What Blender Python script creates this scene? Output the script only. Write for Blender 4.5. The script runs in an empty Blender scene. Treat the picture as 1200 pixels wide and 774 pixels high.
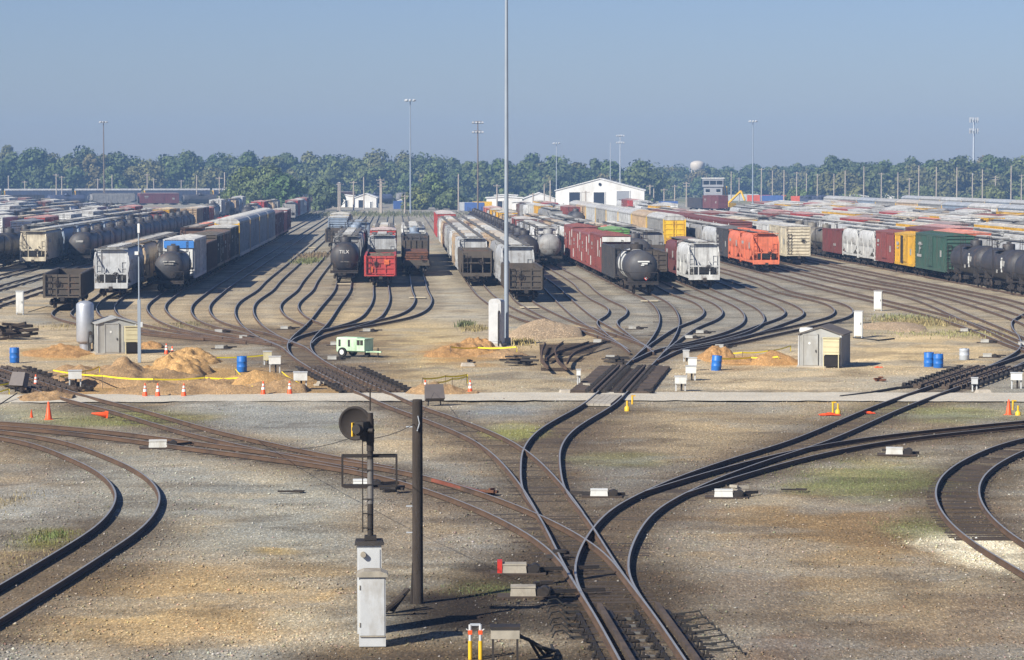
SKY_AIR, SKY_DUST, SKY_OZ = 1.0, 0.4, 3.0
SKY_TINT = (.465, .505, .70)
SKY_STR = 0.075
EXPOSURE = 0.86
HAZE_COL = (.34, .58, .98, 1)
HAZE_D = .00027
import bpy, math, random
import numpy as np
from mathutils import Vector
random.seed(7)
rng = np.random.default_rng(7)
R = math.radians
scene = bpy.context.scene
col = scene.collection

# ------------------------------------------------------------------ camera
HCAM, FPX, U0, V0, VH = 11.3, 3400.0, 600.0, 387.0, 205.0
PITCH = math.atan((V0 - VH) / FPX)
cam_d = bpy.data.cameras.new('camera')
cam_d.sensor_fit = 'HORIZONTAL'; cam_d.sensor_width = 36.0
cam_d.lens = 36.0 * FPX / 1200.0
cam_d.clip_start = 0.5; cam_d.clip_end = 20000
cam = bpy.data.objects.new('camera', cam_d); col.objects.link(cam)
cam.location = (0, 0, HCAM); cam.rotation_euler = (math.pi / 2 - PITCH, 0, 0)
scene.camera = cam
CP, SP = math.cos(PITCH), math.sin(PITCH)

def G(u, v, z=0.0):
    """world (x, y) of the photo pixel (u, v) on the level z"""
    a = (u - U0) / FPX; b = -(v - V0) / FPX
    dy = CP + b * SP; dz = -SP + b * CP
    t = (z - HCAM) / dz
    return (a * t, dy * t)

def ZV(v): return G(U0, v)[1]
def height_at(v, y): # z of pixel row v at depth y
    b = -(v - V0) / FPX
    return HCAM + y * (-SP + b * CP) / (CP + b * SP)

# ------------------------------------------------------------------ mesh builder
class MB:
    def __init__(s): s.v = []; s.f = []; s.m = []; s.sm = []
    def add(s, vs, fs, m=0, smooth=False):
        o = len(s.v); s.v.extend(vs)
        for f in fs: s.f.append(tuple(i + o for i in f)); s.m.append(m); s.sm.append(smooth)
    def box(s, c, d, m=0, rz=0.0, taper=1.0):
        x, y, z = c; a, b, h = d[0] / 2, d[1] / 2, d[2] / 2
        ca, sa = math.cos(rz), math.sin(rz)
        vs = []
        for k, t in ((-1, 1.0), (1, taper)):
            for i, j in ((-1, -1), (1, -1), (1, 1), (-1, 1)):
                px, py = i * a * t, j * b * t
                vs.append((x + px * ca - py * sa, y + px * sa + py * ca, z + k * h))
        s.add(vs, [(0, 3, 2, 1), (4, 5, 6, 7), (0, 1, 5, 4), (1, 2, 6, 5), (2, 3, 7, 6), (3, 0, 4, 7)], m)
    def cyl(s, p0, p1, r, m=0, n=10, r2=None, caps=True, smooth=True):
        r2 = r if r2 is None else r2
        p0, p1 = Vector(p0), Vector(p1); d = (p1 - p0).normalized()
        a = d.orthogonal().normalized(); b = d.cross(a)
        vs = []
        for p, q in ((p0, r), (p1, r2)):
            for i in range(n):
                t = 2 * math.pi * i / n
                vs.append(tuple(p + a * (q * math.cos(t)) + b * (q * math.sin(t))))
        s.add(vs, [(i, (i + 1) % n, n + (i + 1) % n, n + i) for i in range(n)], m, smooth)
        if caps: s.add(vs, [tuple(range(n - 1, -1, -1)), tuple(range(n, 2 * n))], m)
    def bar(s, p0, p1, w, m=0): s.cyl(p0, p1, w * .7071, m, 4, smooth=False)
    def tube(s, pts, r, m=0, n=6):
        for a, b in zip(pts[:-1], pts[1:]): s.cyl(a, b, r, m, n, caps=True)
    def lathe(s, prof, m=0, n=18, c=(0, 0, 0), axis='z', smooth=True):
        vs = []
        for r, h in prof:
            for i in range(n):
                t = 2 * math.pi * i / n
                if axis == 'z': vs.append((c[0] + r * math.cos(t), c[1] + r * math.sin(t), c[2] + h))
                else: vs.append((c[0] + r * math.cos(t), c[1] + h, c[2] + r * math.sin(t)))
        k = len(prof)
        fs = []
        for j in range(k - 1):
            for i in range(n):
                q = (j * n + i, j * n + (i + 1) % n, (j + 1) * n + (i + 1) % n, (j + 1) * n + i)
                fs.append(q if axis == 'z' else q[::-1])
        s.add(vs, fs, m, smooth)
        e = [tuple(range(n - 1, -1, -1)), tuple(range((k - 1) * n, k * n))]
        if axis != 'z': e = [x[::-1] for x in e]
        s.add(vs, e, m)
    def extrude(s, prof, y0, y1, m=0, smooth=False, cap=True):
        """closed (x, z) profile, counter-clockwise seen from -y, extruded along y"""
        n = len(prof)
        vs = [(x, y0, z) for x, z in prof] + [(x, y1, z) for x, z in prof]
        s.add(vs, [(i, (i + 1) % n, n + (i + 1) % n, n + i) for i in range(n)], m, smooth)
        if cap: s.add(vs, [tuple(range(n))[::-1], tuple(range(n, 2 * n))], m)
    def prismx(s, prof, x0, x1, m=0):
        """closed (y, z) profile extruded along x"""
        n = len(prof)
        vs = [(x0, y, z) for y, z in prof] + [(x1, y, z) for y, z in prof]
        s.add(vs, [(i, (i + 1) % n, n + (i + 1) % n, n + i) for i in range(n)], m)
        s.add(vs, [tuple(range(n))[::-1], tuple(range(n, 2 * n))], m)
    def merge(s, o, m): s.add(o.v, [], 0); k = len(s.v) - len(o.v); \
        s.f.extend(tuple(i + k for i in f) for f in o.f); s.m.extend([m] * len(o.f)); s.sm.extend(o.sm)
    def mesh(s, name, mats):
        me = bpy.data.meshes.new(name)
        me.from_pydata([tuple(map(float, p)) for p in s.v], [], s.f)
        for m in mats: me.materials.append(m)
        me.polygons.foreach_set('material_index', s.m)
        me.polygons.foreach_set('use_smooth', s.sm)
        me.update()
        return me
    def build(s, name, mats, parent=None, loc=None, rz=None):
        if not isinstance(mats, (list, tuple)): mats = [mats]
        return link(name, s.mesh(name, mats), parent, loc, rz)

def link(name, me, parent=None, loc=None, rz=None):
    o = bpy.data.objects.new(name, me); col.objects.link(o)
    if parent is not None: o.parent = parent
    if loc is not None: o.location = loc
    if rz is not None: o.rotation_euler = (0, 0, rz)
    return o
def tag(o, label, cat, group=None):
    o['label'] = label; o['category'] = cat
    if group: o['group'] = group
    return o
def thing(name, label, cat, loc=(0, 0, 0), rz=0.0, group=None):
    return tag(link(name, None, None, loc, rz), label, cat, group)
def structure(o, kind='structure'): o['kind'] = kind; return o

ORD = 'first second third fourth fifth sixth seventh eighth ninth tenth eleventh twelfth thirteenth fourteenth fifteenth sixteenth seventeenth eighteenth nineteenth twentieth'.split()
ORD += ['twenty-' + x for x in ORD[:9]] + ['thirtieth'] + ['thirty-' + x for x in ORD[:9]]

# ------------------------------------------------------------------ materials
def lin(c, k=.88):
    return tuple((x / 255 / 12.92) if x / 255 <= .04045 else k * ((x / 255 + .055) / 1.055) ** 2.4 for x in c[:3])
def nd(nt, typ, **kw):
    n = nt.nodes.new(typ)
    for k, v in kw.items():
        if hasattr(n, k) and not k[0].isupper(): setattr(n, k, v)
        else: n.inputs[k.replace('_', ' ')].default_value = v
    return n
def base_mat(name):
    m = bpy.data.materials.new(name); m.use_nodes = True
    nt = m.node_tree; b = nt.nodes['Principled BSDF']
    return m, nt, b, nt.links.new
def mixc(nt, fac, a, b, mode='MIX'):
    n = nt.nodes.new('ShaderNodeMix'); n.data_type = 'RGBA'; n.blend_type = mode
    for i, x in ((0, fac), (6, a), (7, b)):
        if isinstance(x, bpy.types.NodeSocket): nt.links.new(x, n.inputs[i])
        elif i == 0: n.inputs[0].default_value = x
        else: n.inputs[i].default_value = (*x[:3], 1)
    return n.outputs[2]
def noise(nt, vec, scale, detail=3.0, rough=.6, sc=None):
    if sc is not None:
        mp = nt.nodes.new('ShaderNodeMapping'); mp.inputs['Scale'].default_value = sc
        nt.links.new(vec, mp.inputs['Vector']); vec = mp.outputs[0]
    n = nt.nodes.new('ShaderNodeTexNoise'); n.inputs['Scale'].default_value = scale
    n.inputs['Detail'].default_value = detail; n.inputs['Roughness'].default_value = rough
    nt.links.new(vec, n.inputs['Vector'])
    return n.outputs['Fac']
def ramp(nt, fac, stops):
    n = nt.nodes.new('ShaderNodeValToRGB'); e = n.color_ramp.elements
    while len(e) < len(stops): e.new(.5)
    for x, (p, c) in zip(e, stops):
        x.position = p; c = (c, c, c) if isinstance(c, (int, float)) else c
        x.color = (*c[:3], 1)
    nt.links.new(fac, n.inputs[0])
    return n.outputs[0]
def bump(nt, b, h, strength, dist=.02):
    n = nt.nodes.new('ShaderNodeBump'); n.inputs['Strength'].default_value = strength
    n.inputs['Distance'].default_value = dist
    nt.links.new(h, n.inputs['Height']); nt.links.new(n.outputs[0], b.inputs['Normal'])
def math_n(nt, op, a, b=None):
    n = nt.nodes.new('ShaderNodeMath'); n.operation = op
    for i, x in enumerate((a, b)):
        if x is None: continue
        if isinstance(x, bpy.types.NodeSocket): nt.links.new(x, n.inputs[i])
        else: n.inputs[i].default_value = x
    return n.outputs[0]
def rand_vec(nt):
    """object coordinates shifted per object, so copies do not repeat their wear"""
    tc = nt.nodes.new('ShaderNodeTexCoord'); oi = nt.nodes.new('ShaderNodeObjectInfo')
    v = nt.nodes.new('ShaderNodeVectorMath'); v.operation = 'MULTIPLY_ADD'
    cb = nt.nodes.new('ShaderNodeCombineXYZ')
    nt.links.new(oi.outputs['Random'], cb.inputs[0]); nt.links.new(oi.outputs['Random'], cb.inputs[1])
    v.inputs[1].default_value = (37, 53, 0)
    nt.links.new(cb.outputs[0], v.inputs[0]); nt.links.new(tc.outputs['Object'], v.inputs[2])
    return v.outputs[0], oi

def plain(name, c, rough=.8, metal=0.0, var=.25, scale=3.0, dirt=None, bumps=0.0, sc=None):
    """one colour with worn mottling and optional dirt patches"""
    m, nt, b, L = base_mat(name)
    vec, oi = rand_vec(nt)
    c = lin(c)
    n1 = noise(nt, vec, scale, 5, .65, sc)
    k = ramp(nt, n1, [(.3, 1 - var), (.7, 1 + var * .5)])
    out = mixc(nt, 1.0, c, k, 'MULTIPLY')
    if dirt is not None:
        n2 = noise(nt, vec, scale * .6, 6, .7, (1, 1, .35))
        out = mixc(nt, ramp(nt, n2, [(.5, 0.0), (.68, .8)]), out, lin(dirt))
    L(out, b.inputs['Base Color'])
    b.inputs['Roughness'].default_value = rough; b.inputs['Metallic'].default_value = metal
    if bumps: bump(nt, b, noise(nt, vec, scale * 6, 4), bumps)
    return m

def paint_mat(name, roof=False):
    m, nt, b, L = base_mat(name)
    vec, oi = rand_vec(nt)
    c = oi.outputs['Color']
    if roof:
        c = mixc(nt, oi.outputs['Alpha'], c, (.58, .575, .55))
    n1 = noise(nt, vec, 1.1, 5, .65)
    out = mixc(nt, 1.0, c, ramp(nt, n1, [(.3, .68), (.7, 1.12)]), 'MULTIPLY')
    # vertical rain streaks and rust bleeding from seams
    n2 = noise(nt, vec, 1.0, 5, .7, (3.2, 3.2, .22))
    out = mixc(nt, ramp(nt, n2, [(.48, 0.0), (.74, .62)]), out, (.10, .078, .060))
    n3 = noise(nt, vec, .9, 7, .72)
    out = mixc(nt, ramp(nt, n3, [(.57, 0.0), (.70, .75)]), out, (.125, .070, .042))
    n4 = noise(nt, vec, .35, 4, .6)
    out = mixc(nt, ramp(nt, n4, [(.35, .2), (.65, .03)]), out, (.12, .10, .085))
    L(out, b.inputs['Base Color'])
    b.inputs['Roughness'].default_value = .55
    b.inputs['Specular IOR Level'].default_value = .35
    bump(nt, b, noise(nt, vec, 2.2, 4), .25, .03)
    return m

M = {}
M['paint'] = paint_mat('car_paint'); M['roof'] = paint_mat('car_roof', True)
M['under'] = plain('undercarriage', (52, 46, 42), .8, 0, .4, 2.0, (78, 64, 52))
M['wheel'] = plain('wheel_steel', (86, 76, 68), .55, .3, .4, 4.0, (60, 46, 36))
M['gapshade'] = plain('painted_gap_shade', (34, 31, 29), .9, 0, .3)  # near-black colour painted as shade in the hopper ends
M['grating'] = plain('walkway_grating', (120, 117, 110), .7, .2, .35, 2.0, (92, 70, 52))
M['rust'] = plain('rusted_steel', (116, 74, 50), .85, 0, .45, 1.6, (72, 50, 38))
M['rubble'] = plain('rubble_load', (112, 98, 82), .95, 0, .5, 3.0, (70, 60, 50), .6)
M['railside'] = plain('rail_rust', (94, 72, 54), .85, 0, .35, .8, (60, 48, 40))
M['railtop'] = plain('rail_steel', (158, 157, 154), .42, .25, .15, 1.0)
M['tie'] = plain('creosoted_tie', (74, 62, 52), .95, 0, .5, 1.2, (48, 42, 37))
M['white'] = plain('weathered_white', (222, 222, 216), .6, 0, .12, 1.5, (176, 168, 152))
M['white_clean'] = plain('white_mark', (228, 228, 222), .6, 0, .1, 2.0)
M['silver'] = plain('aluminium_paint', (196, 200, 206), .42, .55, .12, 1.6, (150, 150, 148))
M['greysteel'] = plain('galvanised_steel', (186, 192, 198), .5, .1, .12, 1.0)
M['mastgrey'] = plain('mast_zinc', (150, 160, 170), .55, .1, .12, .6)
M['palecase'] = plain('pale_case_paint', (196, 198, 198), .6, 0, .14, 1.4, (150, 142, 128))
M['machine'] = plain('machine_case', (168, 160, 144), .7, 0, .25, 3.0, (126, 112, 94))
M['black'] = plain('black_iron', (52, 47, 44), .7, .2, .35, 2.0, (66, 54, 44))
M['darkwood'] = plain('tarred_wood', (60, 52, 46), .95, 0, .5, 2.5, (36, 32, 29), .5, (4, 4, .4))
M['woodpole'] = plain('weathered_pole', (120, 106, 92), .95, 0, .3, 2.0, None, 0, (4, 4, .3))
M['retarder'] = plain('greasy_retarder', (88, 74, 62), .8, .05, .45, 1.5, (62, 52, 44))
M['yellow'] = plain('yellow_paint', (236, 190, 40), .55, 0, .15, 2.0, (180, 130, 50))
M['tape'] = plain('caution_tape', (246, 222, 40), .5, 0, .1, 2.0)
M['orange'] = plain('orange_plastic', (250, 92, 36), .5, 0, .1, 2.0, (206, 86, 46))
M['bluedrum'] = plain('blue_plastic', (38, 112, 196), .45, 0, .15, 2.5, (40, 92, 150))
M['green'] = plain('pale_green_paint', (196, 226, 188), .5, 0, .14, 1.6, (120, 142, 108))
M['rubber'] = plain('rubber', (38, 37, 36), .85, 0, .2)
M['tan'] = plain('tan_cabinet', (206, 196, 158), .6, 0, .12, 1.4, (168, 152, 116))
M['shed'] = plain('grey_shed_panel', (168, 168, 164), .75, 0, .14, 1.3, (140, 134, 122))
M['shedroof'] = plain('shed_roof_brown', (104, 96, 90), .85, 0, .2, 1.2)
M['red'] = plain('red_paint', (206, 52, 40), .55, 0, .2)
M['concrete'] = plain('concrete', (176, 168, 154), .9, 0, .2, 1.5, (140, 126, 106), .3)
M['glass'] = plain('dark_glass', (40, 48, 56), .15, 0, .1)
M['bwhite'] = plain('white_siding', (232, 230, 224), .7, 0, .08, .3, (200, 194, 182))
M['bgrey'] = plain('grey_siding', (150, 152, 156), .7, 0, .1, .4)
M['bdark'] = plain('dark_opening', (38, 42, 50), .9, 0, .2)
M['ivory'] = plain('ivory_tank', (204, 194, 178), .6, 0, .08, .3)
M['plank'] = plain('pale_plank', (200, 186, 156), .9, 0, .2, 2.0)
M['rock'] = plain('pale_stone', (190, 180, 164), .95, 0, .3, 2.0)
# ------------------------------------------------------------------ rail cars (local: y along the car, z = 0 on the rail)
KIND = {}
def truck_mb(axles=2):
    side, whl = MB(), []
    sp = 1.75
    half = sp * (axles - 1) / 2
    for sx in (-1, 1):
        x = sx * 1.02
        side.prismx([(-half - .45, .36), (-half + .3, .36), (-.32, .22), (.32, .22), (half - .3, .36), (half + .45, .36),
                     (half + .42, .56), (half * .5, .74), (-half * .5, .74), (-half - .42, .56)], x - .07, x + .07, 0)
        side.box((x, 0, .45), (.22, .5, .3), 0)
        for k in range(axles): side.cyl((x - .12, -half + k * sp, .46), (x + .12, -half + k * sp, .46), .14, 0, 8)
    side.box((0, 0, .66), (2.1, .42, .26), 0)
    for k in range(axles):
        w = MB(); y = -half + k * sp
        for sx in (-1, 1):
            w.cyl((sx * .70, y, .46), (sx * .82, y, .46), .44, 0, 16)
            w.cyl((sx * .68, y, .46), (sx * .70, y, .46), .48, 0, 16)
        w.cyl((-.7, y, .46), (.7, y, .46), .09, 0, 8)
        whl.append(w)
    return side, whl
def coupler_mb(s, L):
    m = MB(); y = s * L / 2
    m.box((0, y - s * .25, .82), (.22, .9, .2)); m.box((.03, y + s * .22, .82), (.34, .3, .34))
    m.tube([(.25, y - s * .1, .72), (.3, y + s * .15, .42), (.2, y + s * .3, .35)], .035)
    return m
def end_ladder(m, x, y, z0, z1, w=.42, axis='x'):
    for d in (-w / 2, w / 2):
        p = (x + d, y) if axis == 'x' else (x, y + d)
        m.bar((*p, z0), (*p, z1), .045)
    n = max(2, int((z1 - z0) / .42))
    for i in range(n):
        z = z0 + .15 + i * (z1 - z0 - .2) / max(1, n - 1)
        a = (x - w / 2, y, z) if axis == 'x' else (x, y - w / 2, z)
        b = (x + w / 2, y, z) if axis == 'x' else (x, y + w / 2, z)
        m.bar(a, b, .035)
def brake_wheel(x, y, z):
    m = MB()
    for i in range(12):
        t0, t1 = 2 * math.pi * i / 12, 2 * math.pi * (i + 1) / 12
        m.bar((x + .27 * math.cos(t0), y, z + .27 * math.sin(t0)), (x + .27 * math.cos(t1), y, z + .27 * math.sin(t1)), .04)
    for i in range(4):
        t = math.pi * i / 4; m.bar((x - .27 * math.cos(t), y, z - .27 * math.sin(t)), (x + .27 * math.cos(t), y, z + .27 * math.sin(t)), .025)
    m.box((x, y + .08, z), (.22, .12, .3))
    return m
def common(parts, L, sill_z=1.0, axles=2, inset=2.1):
    sd = MB(); sd.box((0, 0, sill_z - .14), (.7, L - .9, .3)); sd.box((.45, -1, .62), (.5, 1.6, .35)); sd.box((-.6, 2, .66), (.4, .9, .4))
    parts.append(('underframe', sd, 'under', None))
    for s in (-1, 1):
        t, ws = truck_mb(axles)
        for q in [t] + ws:
            q.v = [(x, y + s * (L / 2 - inset), z) for x, y, z in q.v]
        parts.append(('truck', t, 'under', None)); k = len(parts) - 1
        for w in ws: parts.append(('wheelset', w, 'wheel', k))
    for s in (-1, 1): parts.append(('coupler', coupler_mb(s, L), 'under', None))

def covered_hopper(L=17.0, round_side=True, H=4.55):
    P = []
    b = MB(); w = 1.58
    if round_side: prof = [(-1.2, 2.0), (1.2, 2.0), (1.52, 2.3), (1.62, 3.0), (1.56, 3.7), (1.35, 4.15), (.8, 4.38), (0, 4.44), (-.8, 4.38), (-1.35, 4.15), (-1.56, 3.7), (-1.62, 3.0), (-1.52, 2.3)]
    else: prof = [(-1.5, 2.0), (1.5, 2.0), (1.53, 4.12), (.75, 4.36), (0, 4.42), (-.75, 4.36), (-1.53, 4.12)]
    e = L / 2 - 1.15
    b.extrude(prof, -e, e, 0, round_side)
    # side sheets over the hopper bays, with the pointed end cut
    for sx in (-1, 1):
        x = sx * 1.5
        b.prismx([(-e, 2.3), (-e + .2, 1.9), (-e + 2.6, 1.2), (e - 2.6, 1.2), (e - .2, 1.9), (e, 2.3)], x - .05, x + .05)
        if not round_side:
            for k in range(int(2 * e / 1.35) + 1): b.box((sx * 1.55, -e + .12 + k * (2 * e - .24) / int(2 * e / 1.35), 2.9), (.09, .11, 2.25 if abs(k - e / 1.35) < e / 1.35 - 2 else 1.7))
        else:
            for y in (-e / 3, e / 3): b.box((sx * 1.56, y, 2.2), (.12, .12, 1.9))
        b.box((sx * 1.47, 0, 1.1), (.16, L - .5, .26))
    # bay bottoms
    nb = 3
    for i in range(nb):
        y = (i - (nb - 1) / 2) * (2 * e - 4.2) / nb; ly = (2 * e - 4.2) / nb
        vs = [(-1.4, y - ly / 2, 2.0), (1.4, y - ly / 2, 2.0), (1.4, y + ly / 2, 2.0), (-1.4, y + ly / 2, 2.0),
              (-.5, y - .35, .55), (.5, y - .35, .55), (.5, y + .35, .55), (-.5, y + .35, .55)]
        b.add(vs, [(0, 1, 5, 4), (1, 2, 6, 5), (2, 3, 7, 6), (3, 0, 4, 7), (4, 5, 6, 7)])
        b.box((0, y, .48), (1.5, .5, .22))
    for s in (-1, 1):   # slope sheets
        ys = [s * e, s * (e - 2.4)]
        vs = [(-1.35, ys[0], 2.1), (1.35, ys[0], 2.1), (1.35, ys[1], 1.15), (-1.35, ys[1], 1.15)]
        b.add(vs, [(0, 1, 2, 3)])
    P.append(('body', b, 'paint', None))
    for s in (-1, 1):   # end frame: sill, posts, cross bars
        f = MB(); y = s * (L / 2 - .28)
        f.box((0, y, 1.05), (3.05, .3, .5))
        for x in (-1.48, 1.48):
            f.box((x, y, 2.3), (.13, .16, 2.1)); f.bar((x, y, 3.3), (x * .98, s * e, 4.05), .1)
            f.bar((x, y, 1.4), (x, s * (e - 1.6), 2.25), .09)
        for x in (-.55, .55): f.box((x, y, 1.75), (.1, .1, .95)); f.bar((x, y, 2.2), (x, s * (e + .02), 2.6), .08)
        f.box((0, y, 2.15), (2.9, .1, .12))
        P.append(('end_frame', f, 'paint', None)); k = len(P) - 1
        g = MB(); g.box((0, y, 1.75), (2.0, .03, .62)); P.append(('end_shade_panel', g, 'gapshade', k))  # solid dark panel stands in for the shade of the open end
        l = MB()
        end_ladder(l, -1.15, s * (e + .06), 1.3, 4.3); end_ladder(l, 1.15, s * (e + .06), 1.3, 3.2)
        l.bar((-1.5, s * (e + .35), 4.36), (1.5, s * (e + .35), 4.36), .06); l.bar((-1.5, s * e, 4.2), (-1.5, s * (e + .35), 4.36), .05); l.bar((1.5, s * e, 4.2), (1.5, s * (e + .35), 4.36), .05)
        P.append(('ladder', l, 'paint', None))
    for sx in (-1, 1):
        for c, d in (((sx * 1.615, -sx * e * .62, 3.15), (.03, 1.7, .34)), ((sx * 1.615, sx * e * .62, 2.9), (.03, .9, .7))):
            q = MB(); q.box(c, d); P.append(('stencil_mark', q, 'stencil', None))
    P.append(('brake_wheel', brake_wheel(.45, -L / 2 + .2, 2.0), 'under', None))
    r = MB(); r.box((.95, 0, 4.5), (.42, 2 * e + .9, .06)); r.box((-.95, 0, 4.5), (.42, 2 * e + .9, .06))
    for y in (-e - .2, e + .2): r.box((0, y, 4.5), (1.5, .5, .06))
    P.append(('roof_walkway', r, 'grating', None))
    h = MB()
    n = int(2 * e / 1.6)
    for i in range(n):
        y = -e + .8 + i * (2 * e - 1.6) / (n - 1)
        h.box((0, y, 4.49), (.85, 1.25, .14)); h.box((0, y + .7, 4.5), (1.0, .09, .2))
    P.append(('roof_hatch', h, 'roof', None))
    common(P, L)
    return L, P

def tank_car(L=15.5, band=False, r=1.48):
    P = []; zc = 1.02 + r; b = MB(); e = L / 2 - .75
    prof = [(.02, -e)]
    for i in range(1, 7):
        t = i / 6 * math.pi / 2; prof.append((r * math.sin(t), -e + .85 * (1 - math.cos(t))))
    prof += [(r, -e + 2.6), (r * 1.004, -e + 2.62), (r * 1.004, -e + 2.72), (r, -e + 2.74), (r, 0), (r, e - 2.7)]
    for i in range(6, 0, -1):
        t = i / 6 * math.pi / 2; prof.append((r * math.sin(t), e - .85 * (1 - math.cos(t))))
    prof.append((.02, e))
    b.lathe(prof, 0, 28, (0, 0, zc), 'y')
    P.append(('tank', b, 'paint', None))
    if band:
        q = MB()
        for y0 in (-.9, 2.2):
            q.lathe([(r + .012, y0), (r + .012, y0 + 1.5)], 0, 28, (0, 0, zc), 'y')
        P.append(('white_band', q, 'white', None))
    d = MB(); d.lathe([(.62, -.15), (.62, .42), (.56, .5), (.05, .52)], 0, 16, (0, 0, zc + r)); d.box((0, 0, zc + r + .6), (.4, .5, .14))
    d.cyl((0, 1.2, zc + r - .1), (0, 1.2, zc + r + .28), .22, 0, 10)
    P.append(('dome', d, 'under' if band else 'paint', None))
    w = MB()
    w.box((0, 0, zc + r - .12), (2.7, 2.4, .06))
    for sx in (-1, 1):
        for y in (-1.2, 0, 1.2): w.bar((sx * 1.35, y, zc + r - .1), (sx * 1.35, y, zc + r + .85), .045)
        for z in (.45, .85): w.bar((sx * 1.35, -1.2, zc + r + z), (sx * 1.35, 1.2, zc + r + z), .045)
        end_ladder(w, sx * 1.55, 0, 1.2, zc + r - .1, .45, 'y')
    P.append(('walkway', w, 'under', None))
    s = MB()
    for k in (-1, 1):
        s.prismx([(k * (e - 1.9) - .3, 1.0), (k * (e - 1.9) + .3, 1.0), (k * (e - 1.9) + .22, 1.9), (k * (e - 1.9) - .22, 1.9)], -1.25, 1.25)
        s.box((0, k * (L / 2 - .35), 1.1), (2.9, .7, .09)); s.box((0, k * (L / 2 - .1), 1.0), (2.9, .12, .3))
        for x in (-1.4, 1.4):
            s.bar((x, k * (L / 2 - .3), 1.1), (x, k * (L / 2 - .3), 2.0), .045)
        s.bar((-1.4, k * (L / 2 - .3), 2.0), (1.4, k * (L / 2 - .3), 2.0), .045)
    for x in (-1.42, 1.42): s.bar((x, -e + .3, 2.0), (x, e - .3, 2.0), .04)
    s.box((0, 0, .95), (.75, L - .8, .32))
    P.append(('end_platform', s, 'under', None))
    P.append(('brake_wheel', brake_wheel(.4, -L / 2 + .2, 1.7), 'under', None))
    common(P, L)
    return L, P

def boxcar(L=15.6, H=4.4, smooth=False, door2=True):
    P = []; b = MB(); e = L / 2 - .55; w = 1.5
    b.box((0, 0, (1.0 + H) / 2), (2 * w, 2 * e, H - 1.0))
    dw = 1.55
    for sx in (-1, 1):
        n = int(e / .95)
        for i in range(-n, n + 1):
            y = i * .95
            if abs(y) < dw + .1 or smooth and i % 4: continue
            b.box((sx * (w + .035), y, (1.1 + H) / 2), (.07, .12, H - 1.15))
        b.box((sx * (w + .03), 0, 1.05), (.08, 2 * e, .3)); b.box((sx * (w + .03), 0, H - .08), (.08, 2 * e, .16))
    P.append(('body', b, 'paint', None))
    for s in (-1, 1):   # corrugated end
        q = MB()
        for i in range(9):
            z = 1.25 + i * (H - 1.5) / 8
            q.prismx([(s * e, z - .13), (s * (e + .085), z - .05), (s * (e + .085), z + .05), (s * e, z + .13)], -w + .12, w - .12)
        for x in (-w + .05, w - .05): q.box((x, s * (e + .03), (1.0 + H) / 2), (.12, .1, H - 1.0))
        q.box((0, s * (e + .25), 1.02), (2.9, .42, .1))
        P.append(('end_panel', q, 'paint', None))
        l = MB(); end_ladder(l, -1.1, s * (e + .14), 1.1, H - .9 if s < 0 else 2.6)
        P.append(('ladder', l, 'under', None))
    for sx in (-1, 1):
        d = MB(); d.box((sx * (w + .075), 0, (1.2 + H) / 2), (.07, 2 * dw, H - 1.45))
        for i in range(5): d.box((sx * (w + .12), 0, 1.5 + i * (H - 2.0) / 4), (.04, 2 * dw - .2, .14))
        for y in (-.5, .5): d.box((sx * (w + .135), y, (1.2 + H) / 2), (.04, .07, H - 1.7))
        P.append(('door', d, 'paint', None))
    for sx in (-1, 1):
        for c, d in (((sx * (w + .07), -sx * e * .68, H - 1.1), (.012, 1.5, .36)), ((sx * (w + .07), -sx * e * .68, H - 1.6), (.012, 1.1, .2)), ((sx * (w + .07), sx * e * .72, H - 1.9), (.012, .9, .7))):
            q = MB(); q.box(c, d); P.append(('stencil_mark', q, 'stencil', None))
    r = MB(); r.extrude([(-w - .08, H), (w + .08, H), (w + .08, H + .06), (0, H + .24), (-w - .08, H + .06)], -e - .1, e + .1)
    for i in range(int(2 * e / 1.1)):
        y = -e + .5 + i * 1.1; r.extrude([(-w, H + .07), (w, H + .07), (0, H + .29)], y - .05, y + .05)
    P.append(('roof', r, 'roof', None))
    P.append(('brake_wheel', brake_wheel(.55, -e - .22, 2.9), 'under', None))
    common(P, L)
    return L, P

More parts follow.
